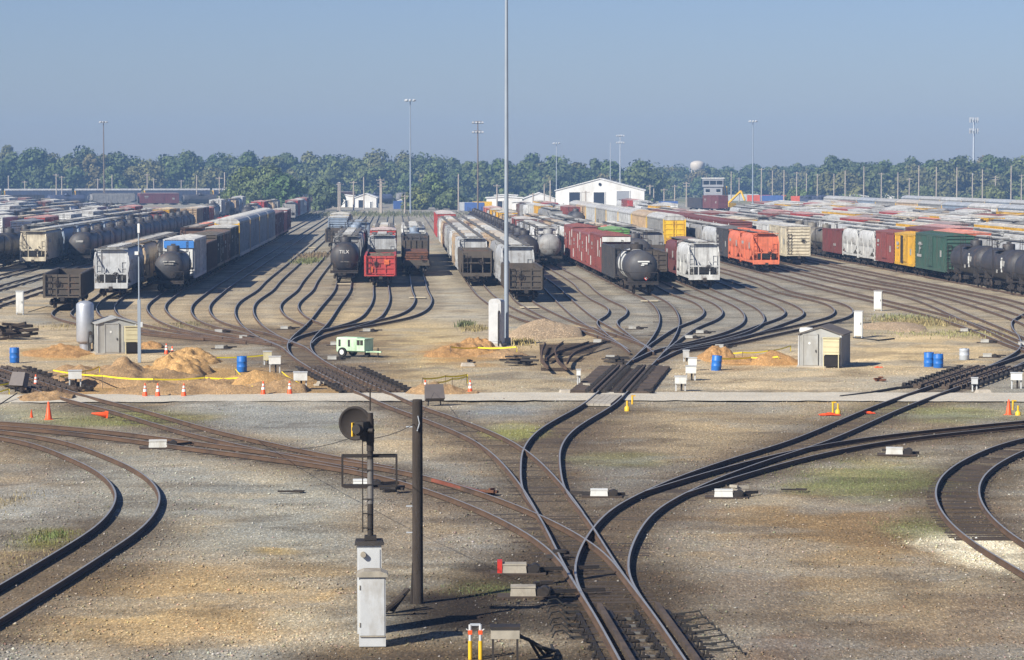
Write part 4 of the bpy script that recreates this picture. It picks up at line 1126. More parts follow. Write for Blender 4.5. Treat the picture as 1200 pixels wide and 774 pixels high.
cone(339.5, 463, 'white banded orange cone beside the legged white box near the retarder')
cone(498.5, 462, 'white banded orange cone before the low sand mound, beside its yellow tape')
cone(551, 462, 'white banded orange cone before the low sand mound, beside the floodlight box')
cone(57, 492.5, 'plain orange cone standing tall on the grass below the road', .85, False)
cone(37, 491, 'small faded plain orange cone on the grass below the road', .42, False)
cone(125, 490, 'plain orange cone tipped over on its side in the grass', .75, False, (R(82), 0, R(-60)))
cone(1182, 487, 'plain orange cone standing by the yellow stake at the rails', .75, False)

# --- drums
def drum(u, v, mat, label, tilt=0, h=.9, r=.29):
    t = thing('drum', label, 'drum', at(u, v, -.03), 0.3, 'drums standing in the yard')
    b = MB(); p = [(r * .96, 0), (r, .02)]
    for z in (.3, .6): p += [(r, z - .05), (r + .014, z - .02), (r + .014, z + .02), (r, z + .05)]
    p += [(r, h - .02), (r * .97, h), (r * .9, h - .02)]
    b.lathe(p, 0, 22); b.build('body', M[mat], t)
    l = MB(); l.cyl((.12, 0, h - .03), (.12, 0, h + .02), .035, 0, 8); l.cyl((-.14, .05, h - .03), (-.14, .05, h + .012), .025, 0, 8); l.build('bung', M['black'], t)
    t.rotation_euler.y = tilt
drum(17, 425, 'bluedrum', 'deep blue drum standing on pale ground left of the grey shed'.replace('left of', 'short of'))
drum(283.5, 436, 'bluedrum', 'bright blue drum standing behind the domed sand heap')
drum(839, 435, 'bluedrum', 'bright blue drum leaning beside the orange sand heap', R(5))
drum(1088.5, 431, 'bluedrum', 'bright blue drum, the taller looking of the pair beside the dark retarder ties')
drum(1099.5, 432, 'bluedrum', 'darker blue drum, the one of the pair nearer the grey drum', 0, .85)
drum(1130, 422, 'greysteel', 'dull grey steel drum beside the dark retarder ties', 0, .7, .3)

# --- sheds
def shed(u, v, w, d, hw, hr, rz, label, door_x, box_x, roofm, wallm):
    x, y = G(u, v); t = thing('equipment_shed', label, 'shed', (x, y, -.02), rz)
    b = MB(); b.extrude([(-w / 2, .12), (w / 2, .12), (w / 2, hw), (0, hr - .05), (-w / 2, hw)], -d / 2, d / 2)
    for i in range(int(w / .3)): b.box((-w / 2 + .15 + i * .3, -d / 2 - .008, hw / 2), (.03, .02, hw - .3))
    for s in (-1, 1):
        for i in range(int(d / .3)): b.box((s * (w / 2 + .008), -d / 2 + .15 + i * .3, hw / 2), (.02, .03, hw - .3))
    b.build('wall', M[wallm], t)
    p = MB(); p.box((0, 0, .05), (w + .15, d + .15, .18)); p.build('base', M['concrete'], t)
    r = MB()
    for s in (-1, 1):
        r.add([(0, -d / 2 - .12, hr), (0, d / 2 + .12, hr), (s * (w / 2 + .12), d / 2 + .12, hw - .03), (s * (w / 2 + .12), -d / 2 - .12, hw - .03),
               (0, -d / 2 - .12, hr + .06), (0, d / 2 + .12, hr + .06), (s * (w / 2 + .12), d / 2 + .12, hw + .03), (s * (w / 2 + .12), -d / 2 - .12, hw + .03)],
              [(0, 1, 2, 3), (7, 6, 5, 4), (0, 3, 7, 4), (1, 5, 6, 2), (2, 6, 7, 3)])
    r.build('roof', M[roofm], t)
    f = MB(); f.box((-w / 2 + .03, -d / 2 - .02, hw / 2 + .05), (.08, .05, hw - .1)); f.box((w / 2 - .03, -d / 2 - .02, hw / 2 + .05), (.08, .05, hw - .1))
    f.build('corner_trim', M['palecase'], t)
    q = MB(); q.box((door_x, -d / 2 - .04, 1.05), (.82, .06, 1.78)); 
    for s in (-.43, .43): q.box((door_x + s, -d / 2 - .05, 1.06), (.06, .09, 1.86))
    q.box((door_x, -d / 2 - .05, 1.97), (.92, .09, .06))
    dd_ = q.build('door', M[wallm], t)
    k = MB(); k.box((door_x + .33, -d / 2 - .1, 1.0), (.04, .08, .14)); k.build('handle', M['black'], dd_)
    s_ = MB(); s_.cyl((door_x - .05, -d / 2 - .09, 1.45), (door_x - .05, -d / 2 - .07, 1.45), .07, 0, 10); s_.build('notice', M['white_clean'], dd_)
    a = MB(); ax = box_x
    a.box((ax, -d / 2 - .3, 1.3), (.95, .5, .95)); a.box((ax, -d / 2 - .32, 1.8), (1.0, .58, .05))
    for i in range(3): a.box((ax, -d / 2 - .56, 1.0 + i * .3), (.9, .03, .03))
    ac = a.build('air_conditioner', M['tan'], t)
    g = MB()
    for i in range(9): g.box((ax, -d / 2 - .5, .2 + i * .068), (.82, .03, .035))
    g.box((ax, -d / 2 - .28, .45), (.85, .4, .62)); g.build('vent_grille', M['black'], ac)
    l = MB()
    for s in (-.44, .44): l.box((ax + s, -d / 2 - .52, .45), (.05, .05, .9))
    l.build('leg', M['tan'], ac)
    return t
shed(966, 429, 2.55, 3.4, 1.95, 2.4, face(966, 430) - .16, 'pale grey panelled shed with brown roof and tan air conditioner', -.55, .75, 'shedroof', 'shed')
sh = shed(134, 414, 2.45, 3.0, 1.95, 2.3, face(134, 416) + .1, 'grey panelled shed with door beside the upright silver tank', -.32, .95, 'shed', 'shed')
# rolled pale tarp lying past each shed
tp = MB(); tp.lathe([(.05, -.5), (.22, -.45), (.25, 0), (.22, .45), (.05, .5)], 0, 10, (0, 0, .2), 'y')
o = tp.build('cable_reel', M['white'], None, at(945, 391), R(80)); tag(o, 'white rolled bundle lying behind the pale grey shed', 'bundle')

# --- upright silver air tank and the pale cabinet by the tall mast
t = thing('air_tank', 'silver upright cylindrical tank beside the grey shed', 'tank', at(100, 414, -.02))
b = MB(); r = .56
b.lathe([(.02, .55)] + [(r * math.sin(i * math.pi / 10), .55 + .25 * (1 - math.cos(i * math.pi / 10))) for i in range(1, 6)] + [(r, 3.05)] + [(r * math.cos(i * math.pi / 10), 3.05 + .28 * math.sin(i * math.pi / 10)) for i in range(1, 5)] + [(.02, 3.34)], 0, 32)
b.build('tank', M['silver'], t)
s = MB(); s.lathe([(.36, 0), (.36, .62)], 0, 20); s.build('skirt', M['silver'], t)
f = MB(); f.box((0, 0, .03), (1.4, 1.4, .14)); f.build('footing', M['concrete'], t)
p = MB(); p.tube([(.3, -.5, .2), (.3, -.62, .9), (.34, -.5, 1.35)], .04); p.cyl((.42, -.45, 1.3), (.42, -.6, 1.3), .12, 0, 10); p.build('valve', M['black'], t)
t = thing('equipment_cabinet', 'pale blue grey tall cabinet with black standpipe at the tall mast foot', 'cabinet', at(582, 405, -.02), face(582, 405) - .3)
b = MB(); w, d, hh_ = .85, .85, 3.1
b.extrude([(-w / 2, .1), (w / 2, .1), (w / 2, hh_ - .2), (w / 2 - .06, hh_ - .07), (w / 2 - .2, hh_), (-w / 2 + .2, hh_), (-w / 2 + .06, hh_ - .07), (-w / 2, hh_ - .2)], -d / 2, d / 2, 0)
b.build('case', M['palecase'], t)
f = MB(); f.box((0, 0, .05), (1.1, 1.1, .2)); f.build('footing', M['concrete'], t)
p = MB(); p.tube([(.3, -.56, 0), (.3, -.56, 2.2), (.3, -.5, 2.3), (.3, -.4, 2.3)], .05, 0, 10); p.tube([(.3, -.56, .35), (.5, -.7, .3), (.6, -.7, 0)], .05); p.build('standpipe', M['black'], t)
q = MB(); q.box((-.05, -.44, 1.55), (.66, .02, 2.5)); q.build('door', M['palecase'], t)

# --- white relay cabinets with thin legs
def relay_cabinet(u, v, h, w, label):
    t = thing('relay_cabinet', label, 'cabinet', at(u, v, -.02), face(u, v) - .12)
    b = MB(); b.box((0, 0, h / 2 + .08), (w, .42, h - .1)); b.build('case', M['white'], t)
    c = MB(); c.box((0, 0, h + .045), (w + .06, .5, .05)); c.build('cap', M['palecase'], t)
    d_ = MB(); d_.box((0, -.222, h / 2 + .08), (w - .1, .02, h - .24)); dr = d_.build('door', M['white'], t)
    k = MB(); k.box((w / 2 - .12, -.25, h * .55), (.03, .04, .16)); k.build('handle', M['black'], dr)
    for sx in (-1, 1):
        l = MB(); l.box((sx * (w / 2 - .05), 0, .05), (.07, .36, .2)); l.build('leg', M['greysteel'], t)
relay_cabinet(23.5, 369, 1.85, .6, 'narrow white cabinet standing before the brown gondola and far rails')
relay_cabinet(1006, 396, 1.8, .58, 'narrow white cabinet standing just past the pale grey shed')
relay_cabinet(1029, 364.5, 1.6, .66, 'narrow white cabinet at the rails, the farther of two past the shed')

# --- legged white boxes beside the retarders
def legged_box(u, v, label, w=.68, h=.42, leg=.5, mat='white', skew=0.0):
    t = thing('junction_box', label, 'junction box', at(u, v, -.02), face(u, v) + skew, 'white junction boxes on legs')
    b = MB(); b.box((0, 0, leg + h / 2), (w, .38, h)); b.build('case', M[mat], t)
    c = MB(); c.box((0, 0, leg + h + .02), (w + .05, .44, .04)); c.build('lid', M['palecase'], t)
    for sx in (-1, 1):
        l = MB(); l.box((sx * (w / 2 - .06), 0, leg / 2), (.07, .07, leg)); l.build('leg', M['palecase'], t)
    p = MB(); p.cyl((.05, .05, 0), (.05, .05, leg), .05); p.build('conduit', M['black'], t)
legged_box(88, 455, 'white legged box before the long sand heaps', .7)
legged_box(322, 437, 'white legged box, the farther of two by the yellow tape end')
legged_box(352, 457, 'white legged box, the nearer of two by the yellow tape end', .72)
legged_box(313.5, 428, 'dingy tan legged box behind the white boxes near the blue drum', .5, .5, .3, 'tan')
legged_box(811.5, 435, 'white legged box nearest the blue drum, before the central retarder', .5, .4, .35)
legged_box(809.5, 446, 'white legged box, middle one before the central retarder', .58, .38, .4)
legged_box(797.5, 459, 'white legged box nearest the road before the central retarder', .6, .36, .42)
legged_box(804, 424, 'grey box, farthest one before the central retarder', .38, .42, .25, 'palecase')
legged_box(1191, 456.5, 'white legged box before the dark retarder at the frame edge', .6, .36, .5)
legged_box(678, 452, 'small white box on a post beside the road', .22, .3, .55)
legged_box(1142, 459, 'small grey post box before the dark retarder', .34, .3, .4, 'palecase')

# --- switch machines: a pale case, its motor and a rod to the rail
M['switchpaint'] = plain('switch_case_paint', (184, 182, 174), .65, 0, .2, 2.5, (150, 140, 122))
def switch_machine(u, v, label, rod=(.9, .2), size=1.0, mat='white', redend=False, rz=None):
    t = thing('switch_machine', label, 'switch machine', at(u, v, 0), face(u, v) if rz is None else rz, 'switch machines beside the tracks')
    s = size
    b = MB(); b.box((0, 0, .13 * s), (.66 * s, .46 * s, .24 * s), 0, 0, .92); b.box((0, 0, .26 * s), (.64 * s, .46 * s, .04 * s)); b.build('case', M[mat], t)
    m = MB(); m.box((.52 * s, 0, .12 * s), (.34 * s, .36 * s, .2 * s)); m.cyl((.55 * s, -.2 * s, .15 * s), (.55 * s, .2 * s, .15 * s), .12 * s, 0, 12); m.box((.8 * s, .3 * s, .06), (.3, .14, .1), 0, .4); m.box((.2 * s, .42 * s, .07), (.5, .1, .1), 0, -.3); m.build('motor', M['black'], t)
    p = MB(); p.box((.1, 0, .01), (1.5 * s, .7 * s, .05)); p.build('base_plate', M['tie'], t)
    r = MB(); r.bar((.4 * s, .1, .12), (.4 * s + rod[0], .1 + rod[1], .12), .06); r.bar((.4 * s, -.12, .1), (.4 * s + rod[0], rod[1] - .12, .1), .045); r.build('throw_rod', M['black'], t)
    if redend:
        e = MB(); e.box((-.40 * s, 0, .17 * s), (.13 * s, .46 * s, .36 * s)); e.build('end_cover', M['red'], t)
sw = [(256, 390, 'beside the leads below the rusty boxcars'), (285, 397, 'between the empty leads, just past the farthest one'), (257, 409, 'nearest the tall sand heap'),
      (333, 386, 'between the curved leads facing the black tank car'), (429.5, 389, 'above the pale green generator'), (392, 405, 'touching the rails beside the pale green generator'), (389, 422, 'at the retarder top below the generator'),
      (700, 402, 'at the end of the loose track panel'), (715, 421, 'between the loose track panel and the central retarder'), (741, 386, 'in the fork of the two central leads'),
      (820, 391, 'in the fork right of the central leads'.replace('right of', 'beyond')), (807, 397, 'in the fork, second beyond the central leads'), (843, 408, 'by the tape near the orange sand heap'),
      (1130, 389, 'at the dry grass by the far ladder'), (1154, 402, 'at the ladder past the dry grass'), (1157, 419, 'by the grey drum at the ladder retarder'), (1198, 405, 'at the frame edge of the far ladder'),
      (277, 226 + 170, 'hidden')]
for u, v, l in sw[:-1]:
    switch_machine(u, v, 'low pale switch machine ' + l, (.8, .15), .85, 'switchpaint')
switch_machine(185, 525, 'low white switch machine below the long rusty track', (1.0, .9), 1.15)
switch_machine(424, 571, 'low white switch machine behind the signal mast foot', (1.2, .7), 1.0)
switch_machine(702, 582, 'low white switch machine between the forked tracks', (-1.6, .2), .95)
switch_machine(848, 583, 'low white switch machine beside the outer curved rails', (.8, .8), 1.0)
switch_machine(1048, 533, 'low white switch machine on the weedy ground below the far turnout', (-.9, .8), 1.05)
switch_machine(603, 672, 'tan switch machine with a red end beside the main turnout', (2.0, .5), 1.05, 'machine', True)
switch_machine(613, 699, 'tan switch machine without red end beside the main turnout', (1.8, .5), 1.05, 'machine')

# --- heaps
def FN(a, b): return float(fbm(np.array([a + 60.0]), np.array([b + 60.0]), 1.0, 400, 3)[0])
def heap(u, v, w, d, h, mat, label, seed, name='sand_heap', cat='sand heap', lump=.35, rz=0.0, group=None, rows=46):
    x, y = G(u, v); mb = MB(); n = rows; mm = 34
    r = np.random.default_rng(seed)
    ph = r.random((6, 4)) * 6.3
    for j in range(mm + 1):
        for i in range(n + 1):
            a, b_ = 2 * i / n - 1, 2 * j / mm - 1
            px, py = a * w / 2, b_ * d / 2
            rr = math.hypot(a, b_) * (1 + .16 * math.sin(3 * math.atan2(b_, a) + ph[0, 0])) + (FN(px * .8 + seed * 5, py * .5 - seed) - .5) * .5 * (lump > .1)
            z = max(0.0, 1 - rr); z = z ** (.62 if lump > .2 else .58)
            if lump > .2: z *= h * (.30 + 1.25 * FN(px * .75 + seed * 7, py * .45 + seed * 3) ** 1.2 + .55 * (FN(px * 2.2 + seed, py * 1.3) - .45) + .34 * (FN(px * 5.5, py * 4 + seed) - .5))
            else: z *= h * (.88 + .24 * FN(px * 1.2 + seed, py * .8) + .10 * (FN(px * 5, py * 3 + seed) - .5))
            if i in (0, n) or j in (0, mm): z = 0
            mb.v.append((px, py, z - .06))
    for j in range(mm):
        for i in range(n):
            k = j * (n + 1) + i; mb.f.append((k, k + 1, k + n + 2, k + n + 1)); mb.m.append(0); mb.sm.append(True)
    o = mb.build(name, M[mat], None, (x, y, 0), rz); tag(o, label, cat, group)
    return o
GH = 'heaps of dug sand'
heap(145, 446, 8.4, 10, .95, 'dirt3', 'broad brown sand heap in front of the grey shed', 1, group=GH)
heap(205, 438, 4.6, 6, 1.1, 'dirt', 'pale tan sand heap behind the row of three cones', 2, group=GH, lump=.5)
heap(222, 424, 4.0, 7, .95, 'dirt', 'tall peaked tan sand heap behind the grey shed cones', 3, group=GH, lump=.5)
heap(105, 437, 5.4, 8, .6, 'dirt3', 'low brown sand spread before the silver tank', 4, group=GH)
heap(245, 458, 10.5, 8, .85, 'dirt3', 'long flat brown sand heap behind the road cones', 5, group=GH)
heap(300, 455, 4.8, 5.5, 1.0, 'dirt', 'domed tan sand heap below the bright blue drum', 6, group=GH, lump=.12)
heap(50, 468, 3.2, 4, .5, 'dirt3', 'small brown mound under the lone cone by the floodlight box', 7, group=GH)
heap(70, 414, 5.0, 8, .5, 'dirt2', 'low orange sand spread behind the silver tank', 8, group=GH)
heap(175, 407, 2.0, 5, .5, 'dirt2', 'small orange sand heap just past the grey shed corner', 9, group=GH)
heap(545, 414, 5.2, 9, .75, 'dirt2', 'long orange brown sand heap at the foot of the tall mast', 10, group=GH, lump=.45)
heap(560, 404, 2.4, 5, .8, 'dirt2', 'peaked orange sand heap beside the pale tall cabinet', 11, group=GH, lump=.5)
heap(592, 418, 3.6, 5, .45, 'dirt3', 'low brown sand apron below the pale tall cabinet', 12, group=GH)
heap(517, 461, 4.0, 4.2, .65, 'dirt3', 'low brown mound between the two cones under crossed yellow tape', 13, group=GH)
heap(905, 426, 3.2, 5, .85, 'dirt2', 'orange sand heap between the blue drum and the pale grey shed', 14, group=GH, lump=.12)
heap(838, 420, 2.4, 6, .7, 'dirt2', 'small orange sand heap behind the leaning blue drum', 15, group=GH)
heap(868, 424, 3.6, 3, .25, 'dirt2', 'thin orange sand apron between the two orange heaps', 16, group=GH)
heap(638, 391, 5.4, 15, 1.08, 'gravelpile', 'tan gravel heap behind the loose track panel', 17, 'gravel_heap', 'gravel heap', .08)
heap(1050, 384, 5.0, 14, .45, 'gravelpile', 'low grey gravel heap past the pale grey shed', 18, 'gravel_heap', 'gravel heap', .1)
# --- old ties thrown in a pile
t = thing('tie_pile', 'pile of dark scrap ties on the ground at the frame edge', 'tie pile', at(8, 397), .4)
for i in range(14):
    b = MB(); b.box((0, 0, 0), (2.2, .22, .18)); q = b.build('tie', M['tie'], t); q.location = (random.uniform(-1.0, 1.0), random.uniform(-1.5, 1.5), .1 + .09 * i * .7); q.rotation_euler = (random.uniform(-.2, .2), random.uniform(-.25, .25), random.uniform(-.9, .9))

# --- caution tape on stakes
def tape(pts, label, sag=.06):
    t = thing('caution_tape', label, 'caution tape', (0, 0, 0), 0, 'yellow caution tape runs')
    P3 = []
    for u, v, h in pts: x, y = G(u, v); P3.append(Vector((x, y, h)))
    for p in P3:
        s = MB(); s.cyl((p.x, p.y, -.05), (p.x, p.y, p.z + .06), .018, 0, 6); s.build('stake', M['woodpole'], t)
    mb = MB()
    for a, b in zip(P3[:-1], P3[1:]):
        n = 10; q = [a.lerp(b, i / n) - Vector((0, 0, 4 * sag * (i / n) * (1 - i / n))) for i in range(n + 1)]
        for i, (c, d_) in enumerate(zip(q[:-1], q[1:])):
            tw = .04; n_ = Vector((0, 0, tw)); k = Vector((0, .004, 0))
            mb.add([tuple(c - n_ - k), tuple(d_ - n_ - k), tuple(d_ + n_ - k), tuple(c + n_ - k), tuple(c - n_ + k), tuple(d_ - n_ + k), tuple(d_ + n_ + k), tuple(c + n_ + k)],
                   [(0, 1, 2, 3), (7, 6, 5, 4), (0, 4, 5, 1), (3, 2, 6, 7)])
    e = P3[-1]; mb.box((e.x + .03, e.y, e.z - .2), (.05, .01, .4), 0, .3)
    mb.build('ribbon', M['tape'], t)
tape([(62, 447, .6), (120, 455, .65), (180, 458, .6), (240, 456, .6), (282, 456, .6)], 'yellow tape strung along the front of the long sand heaps')
tape([(70, 452, .5), (100, 450, .7), (116, 447, .8)], 'yellow tape running back from the white legged box over sand')
tape([(276, 449, .75), (289, 456, .5), (301, 462, .2)], 'fallen yellow tape end on the domed sand heap')
tape([(253, 425, .3), (312, 423, .35)], 'yellow tape behind the bright blue drum')
tape([(-20, 458, .3), (12, 456, .3)], 'yellow tape strip low beside the dark floodlight box')
tape([(-20, 466, .2), (10, 463, .3)], 'second yellow tape strip, lower, beside the dark floodlight box')
tape([(330, 442, .3), (349, 455, .3)], 'short yellow tape beside the two white legged boxes')
tape([(528, 418, .6), (560, 416, .45), (605, 418, .6)], 'yellow tape strung before the pale tall cabinet')
tape([(495, 456, .55), (522, 452, .5), (547, 450, .5)], 'yellow tape crossing over the low mound, upper strip')
tape([(512, 456, .35), (530, 453, .4), (547, 450, .42)], 'yellow tape crossing over the low mound, lower strip')
tape([(838, 418, .25), (870, 418, .25), (900, 417, .3), (926, 412, .35)], 'yellow tape along the back of the orange sand heaps')
tape([(836, 430, .5), (880, 427, .4), (912, 428, .5)], 'yellow tape along the front of the orange sand heaps')

# --- pale green generator on a trailer
t = thing('generator_trailer', 'pale green wheeled generator parked on the tan ground', 'generator', at(416, 418, 0), face(418, 418) - .62)
b = MB(); b.prismx([(-.5, .38), (.5, .38), (.5, 1.12), (.4, 1.2), (-.4, 1.2), (-.5, 1.12)], -1.05, .45); b.build('housing', M['green'], t)
e = MB(); e.box((.75, 0, .72), (.6, .96, .68)); e.box((.75, 0, 1.12), (.66, .98, .08)); e.build('control_end', M['green'], t)
g = MB()
for x in (-.82, -.1): g.box((x, -.505, .85), (.16, .02, .42))
for x in (.6, .85): g.box((x, -.49, .9), (.2, .03, .3))
g.build('vent', M['black'], t)
f = MB(); f.box((0, 0, .34), (2.3, .7, .08)); f.bar((1.1, 0, .34), (2.0, 0, .34), .09); f.bar((1.15, .3, .34), (1.9, 0, .34), .07); f.bar((1.15, -.3, .34), (1.9, 0, .34), .07); f.build('chassis', M['green'], t)
for y in (-.56, .56):
    for x in (-.55,):
        w_ = MB(); w_.cyl((x, y - .09, .29), (x, y + .09, .29), .29, 0, 20); wo = w_.build('wheel', M['rubber'], t)
        r_ = MB(); r_.cyl((x, y - .1, .29), (x, y + .1, .29), .16, 0, 14); r_.build('rim', M['white'], wo)
w_ = MB(); w_.cyl((.95, -.1, .16), (.95, .1, .16), .16, 0, 14); w_.bar((.95, 0, .16), (.95, 0, .5), .06); w_.build('jack_wheel', M['rubber'], t)
w_ = MB(); w_.bar((1.75, 0, 0), (1.75, 0, .6), .06); w_.build('jockey_leg', M['black'], t)

# --- floodlight boxes on short stands
def flood(u, v, label, rz, tilt):
    t = thing('floodlight', label, 'floodlight', at(u, v, -.02), rz)
    s = MB()
    for x in (-.3, .3): s.bar((x, 0, 0), (x, 0, .5), .05)
    s.bar((-.3, 0, .3), (.3, 0, .3), .05); s.build('stand', M['black'], t)
    b = MB(); b.box((0, 0, 0), (.95, .4, .74), 0, 0, .92); h_ = b.build('housing', M['floodcase'], t); h_.location = (0, 0, .66); h_.rotation_euler = (tilt, 0, 0)
    g_ = MB(); g_.box((0, .2, 0), (.72, .02, .5)); g_.build('lens', M['glass'], h_)
flood(509, 476, 'dark floodlight box on a short stand above the crossing track', R(12), R(-24))
flood(23, 460, 'dark floodlight box tilted on a short stand beside the yellow tape', R(-32), R(-20))
# --- yellow stakes, hoses and litter
def stake(u, v, label, h=.5, fat=False):
    t = thing('marker_stake', label, 'marker', at(u, v, -.02), 0, 'yellow markers at the rails')
    p = MB(); p.cyl((0, 0, 0), (0, 0, h), .05, 0, 10); p.build('post', M['yellow'], t)
    c = MB(); c.lathe([(.13, 0), (.13, .18), (.05, .26)], 0, 12) if fat else c.box((.05, 0, h), (.22, .06, .06)); c.build('cap' if not fat else 'boot', M['yellow'], t)
stake(735, 482, 'fat yellow marker beside the crossing, in front of a thin one', .5, True)
stake(741, 474, 'thin yellow marker just behind the fat one at the crossing', .42)
stake(982, 486, 'fat yellow marker on gravel beside an orange cloth', .52, True)
stake(976, 484, 'thin yellow marker just beside the fat one near an orange cloth', .5)
stake(1193, 488, 'fat yellow marker beside the plain orange cone', .5, True)
stake(1187, 481, 'thin yellow marker behind the plain orange cone', .46)
def cloth(u, v, label, s=.5):
    mb = MB(); r = random.Random(u)
    n = 8
    for j in range(n):
        for i in range(n): mb.v.append(((i / 3.5 - 1) * s, (j / 3.5 - 1) * s * .9, .03 + .16 * r.random() * max(0, 1 - math.hypot(i / 3.5 - 1, j / 3.5 - 1) * .8)))
    for j in range(n - 1):
        for i in range(n - 1): k = j * n + i; mb.f.append((k, k + 1, k + n + 1, k + n)); mb.m.append(0); mb.sm.append(False)
    k = len(mb.v); 
    mb.f.append(tuple([i for i in range(n)] + [j * n + n - 1 for j in range(1, n)] + [(n - 1) * n + i for i in range(n - 2, -1, -1)] + [j * n for j in range(n - 2, 0, -1)])[::-1]); mb.m.append(0); mb.sm.append(False)
    o = mb.build('safety_flag', M['orange'], None, at(u, v, -.02)); tag(o, label, 'flag')
cloth(972, 487, 'faded orange cloth lying beside the yellow markers')
cloth(1015, 485, 'bright orange cloth lying between the rails', .42)
cloth(1030, 432, 'orange rag on the sand beside the pale grey shed', .3)
# --- yellow hose posts at the bottom of the view
t = thing('air_hose_stand', 'pair of yellow and orange valve pipes joined at the top', 'valve stand', at(557, 772, 0), face(557, 772))
for x in (-.12, .12):
    p = MB(); p.cyl((x, 0, -.05), (x, 0, .42), .05, 0, 12); q = p.build('lower_pipe', M['yellow'], t)
    p = MB(); p.cyl((x, 0, .42), (x, 0, .8), .038, 0, 12); p.build('upper_pipe', M['palecase'], t)
    p = MB(); p.cyl((x, -.03, .62), (x, .03, .62), .055, 0, 8); p.box((x, 0, .62), (.09, .08, .1)); v_ = p.build('valve', M['orange'], t)
    h_ = MB(); h_.bar((x, 0, .64), (x + (-.09 if x < 0 else .09), -.03, .70), .02); h_.build('lever', M['white_clean'], v_)
p = MB(); p.bar((-.12, 0, .8), (.12, 0, .8), .05); p.build('cross_pipe', M['greysteel'], t)
# --- dark control box with hoses beside the main retarder
t = thing('control_box', 'dull grey lidded box on black legs with thick black hoses', 'control box', at(592, 782, 0), face(592, 780))
b = MB(); b.box((0, 0, .8), (.66, .42, .24)); b.build('case', M['machine'], t)
c = MB(); c.box((0, 0, .94), (.7, .5, .05)); c.build('lid', M['black'], t)
for x in (-.28, .28):
    for y in (-.16, .16):
        l = MB(); l.box((x, y, .34), (.05, .05, .7)); l.build('leg', M['black'], t)
for k in range(4):
    h_ = MB(); h_.tube([(.3, .1 * k - .1, .72), (.55 + .1 * k, .25, .6 - .06 * k), (.8 + .12 * k, .6 + .3 * k, .12), (1.1, 1.0 + .5 * k, .1)], .035, 0, 8); h_.build('hose', M['rubber'], t)

# --- searchlight signal: two cases, mast, ladder, cage, head
t = thing('signal_mast', 'tall pale case carrying a pipe mast with round black signal disc', 'railway signal', at(433, 741, -.02), face(433, 741))
H2 = 2.2
b = MB(); b.box((0, 0, H2 / 2), (.60, .56, H2)); cs = b.build('case', M['palecase'], t)
q = MB(); q.box((0, -.29, H2 / 2), (.52, .02, H2 - .2)); q.build('case_door', M['palecase'], cs)
q = MB(); q.cyl((-.15, -.3, H2 - .22), (-.15, -.42, H2 - .22), .07, 0, 10); q.build('vent_cap', M['machine'], cs)
c = MB(); c.box((0, 0, H2 + .05), (.72, .68, .1), 0, 0, .92); c.box((.02, 0, H2 + .13), (.26, .26, .08)); c.build('case_lid', M['black'], t)
p = MB(); p.cyl((.03, 0, H2 + .1), (.03, 0, H2 + 3.25), .075, 0, 14); p.cyl((.03, 0, H2 + 3.3), (.03, 0, H2 + 3.85), .018, 0, 8); p.box((.03, 0, H2 + .16), (.3, .3, .1)); p.cyl((.03, 0, H2 + 2.3), (.03, 0, H2 + 3.1), .095, 0, 12)
p.build('mast', M['black'], t)
l = MB()
for i in range(8): l.bar((-.16, -.08, H2 + .4 + i * .36), (.06, -.08, H2 + .4 + i * .36), .03)
l.bar((-.16, -.08, H2 + .3), (-.16, -.08, H2 + 2.6), .03); l.build('ladder', M['black'], t)
g = MB(); z0, z1 = H2 + 1.42, H2 + 2.16
for z in (z0, z1):
    g.bar((-.66, .1, z), (.68, .1, z), .055)
    if z == z1: g.bar((-.66, .5, z), (.68, .5, z), .045); g.bar((-.66, .1, z), (-.66, .5, z), .045); g.bar((.68, .1, z), (.68, .5, z), .045)
for x in (-.66, .68): g.bar((x, .1, z0), (x, .1, z1), .05); g.bar((x, .5, z0), (x, .5, z1), .045)
for k in range(6): g.box((.01, .14 + k * .07, z0), (1.36, .04, .03))
g.build('service_cage', M['signalbrown'], t)
q = MB(); q.cyl((.03, 0, H2 + 1.0), (.03, 0, H2 + 2.1), .079, 0, 14); q.build('mast_sleeve', M['dullsteel'], t)
zh = H2 + 2.98
d_ = MB(); d_.lathe([(.02, -.02), (.36, -.02), (.37, -.05), (.42, -.05), (.43, 0), (.42, .04), (.02, .04)], 0, 36, (0, 0, 0), 'y')
d_ = d_.build('disc', M['signalbrown'], t); d_.location = (-.34, .12, zh); d_.rotation_euler = (0, 0, R(-20))
hd = MB(); hd.box((0, 0, 0), (.26, .42, .34)); hd.cyl((0, -.2, .0), (0, -.34, 0), .12, 0, 12); hd.box((.05, .05, -.22), (.14, .2, .16)); hd.cyl((.12, 0, -.05), (.3, 0, -.05), .06, 0, 8)
hd = hd.build('head', M['black'], t); hd.location = (-.15, -.12, zh - .10); hd.rotation_euler = (0, 0, R(-30))
k = MB(); k.box((-.15, -.1, -.02), (.03, .36, .34)); k.build('head_plate', M['yellow'], hd)
k = MB(); k.box((-.05, .02, zh - .05), (.34, .12, .16)); k.box((.03, 0, zh - .3), (.2, .24, .3)); k.build('bracket', M['black'], t)
t = thing('signal_case', 'shorter pale lidded case standing in front of the signal mast', 'signal case', at(436.5, 757, -.02), face(436, 757))
b = MB(); b.box((0, 0, .86), (.64, .5, 1.68)); cs = b.build('case', M['palecase'], t)
q = MB(); q.box((0, -.26, .98), (.58, .02, 1.38)); q.build('case_door', M['palecase'], cs)
q = MB(); q.box((0, -.27, .27), (.6, .03, .03)); 
for z in (.5, 1.4): q.cyl((-.3, -.275, z), (-.3, -.275, z + .1), .02, 0, 8)
q.build('hinge', M['machine'], cs)
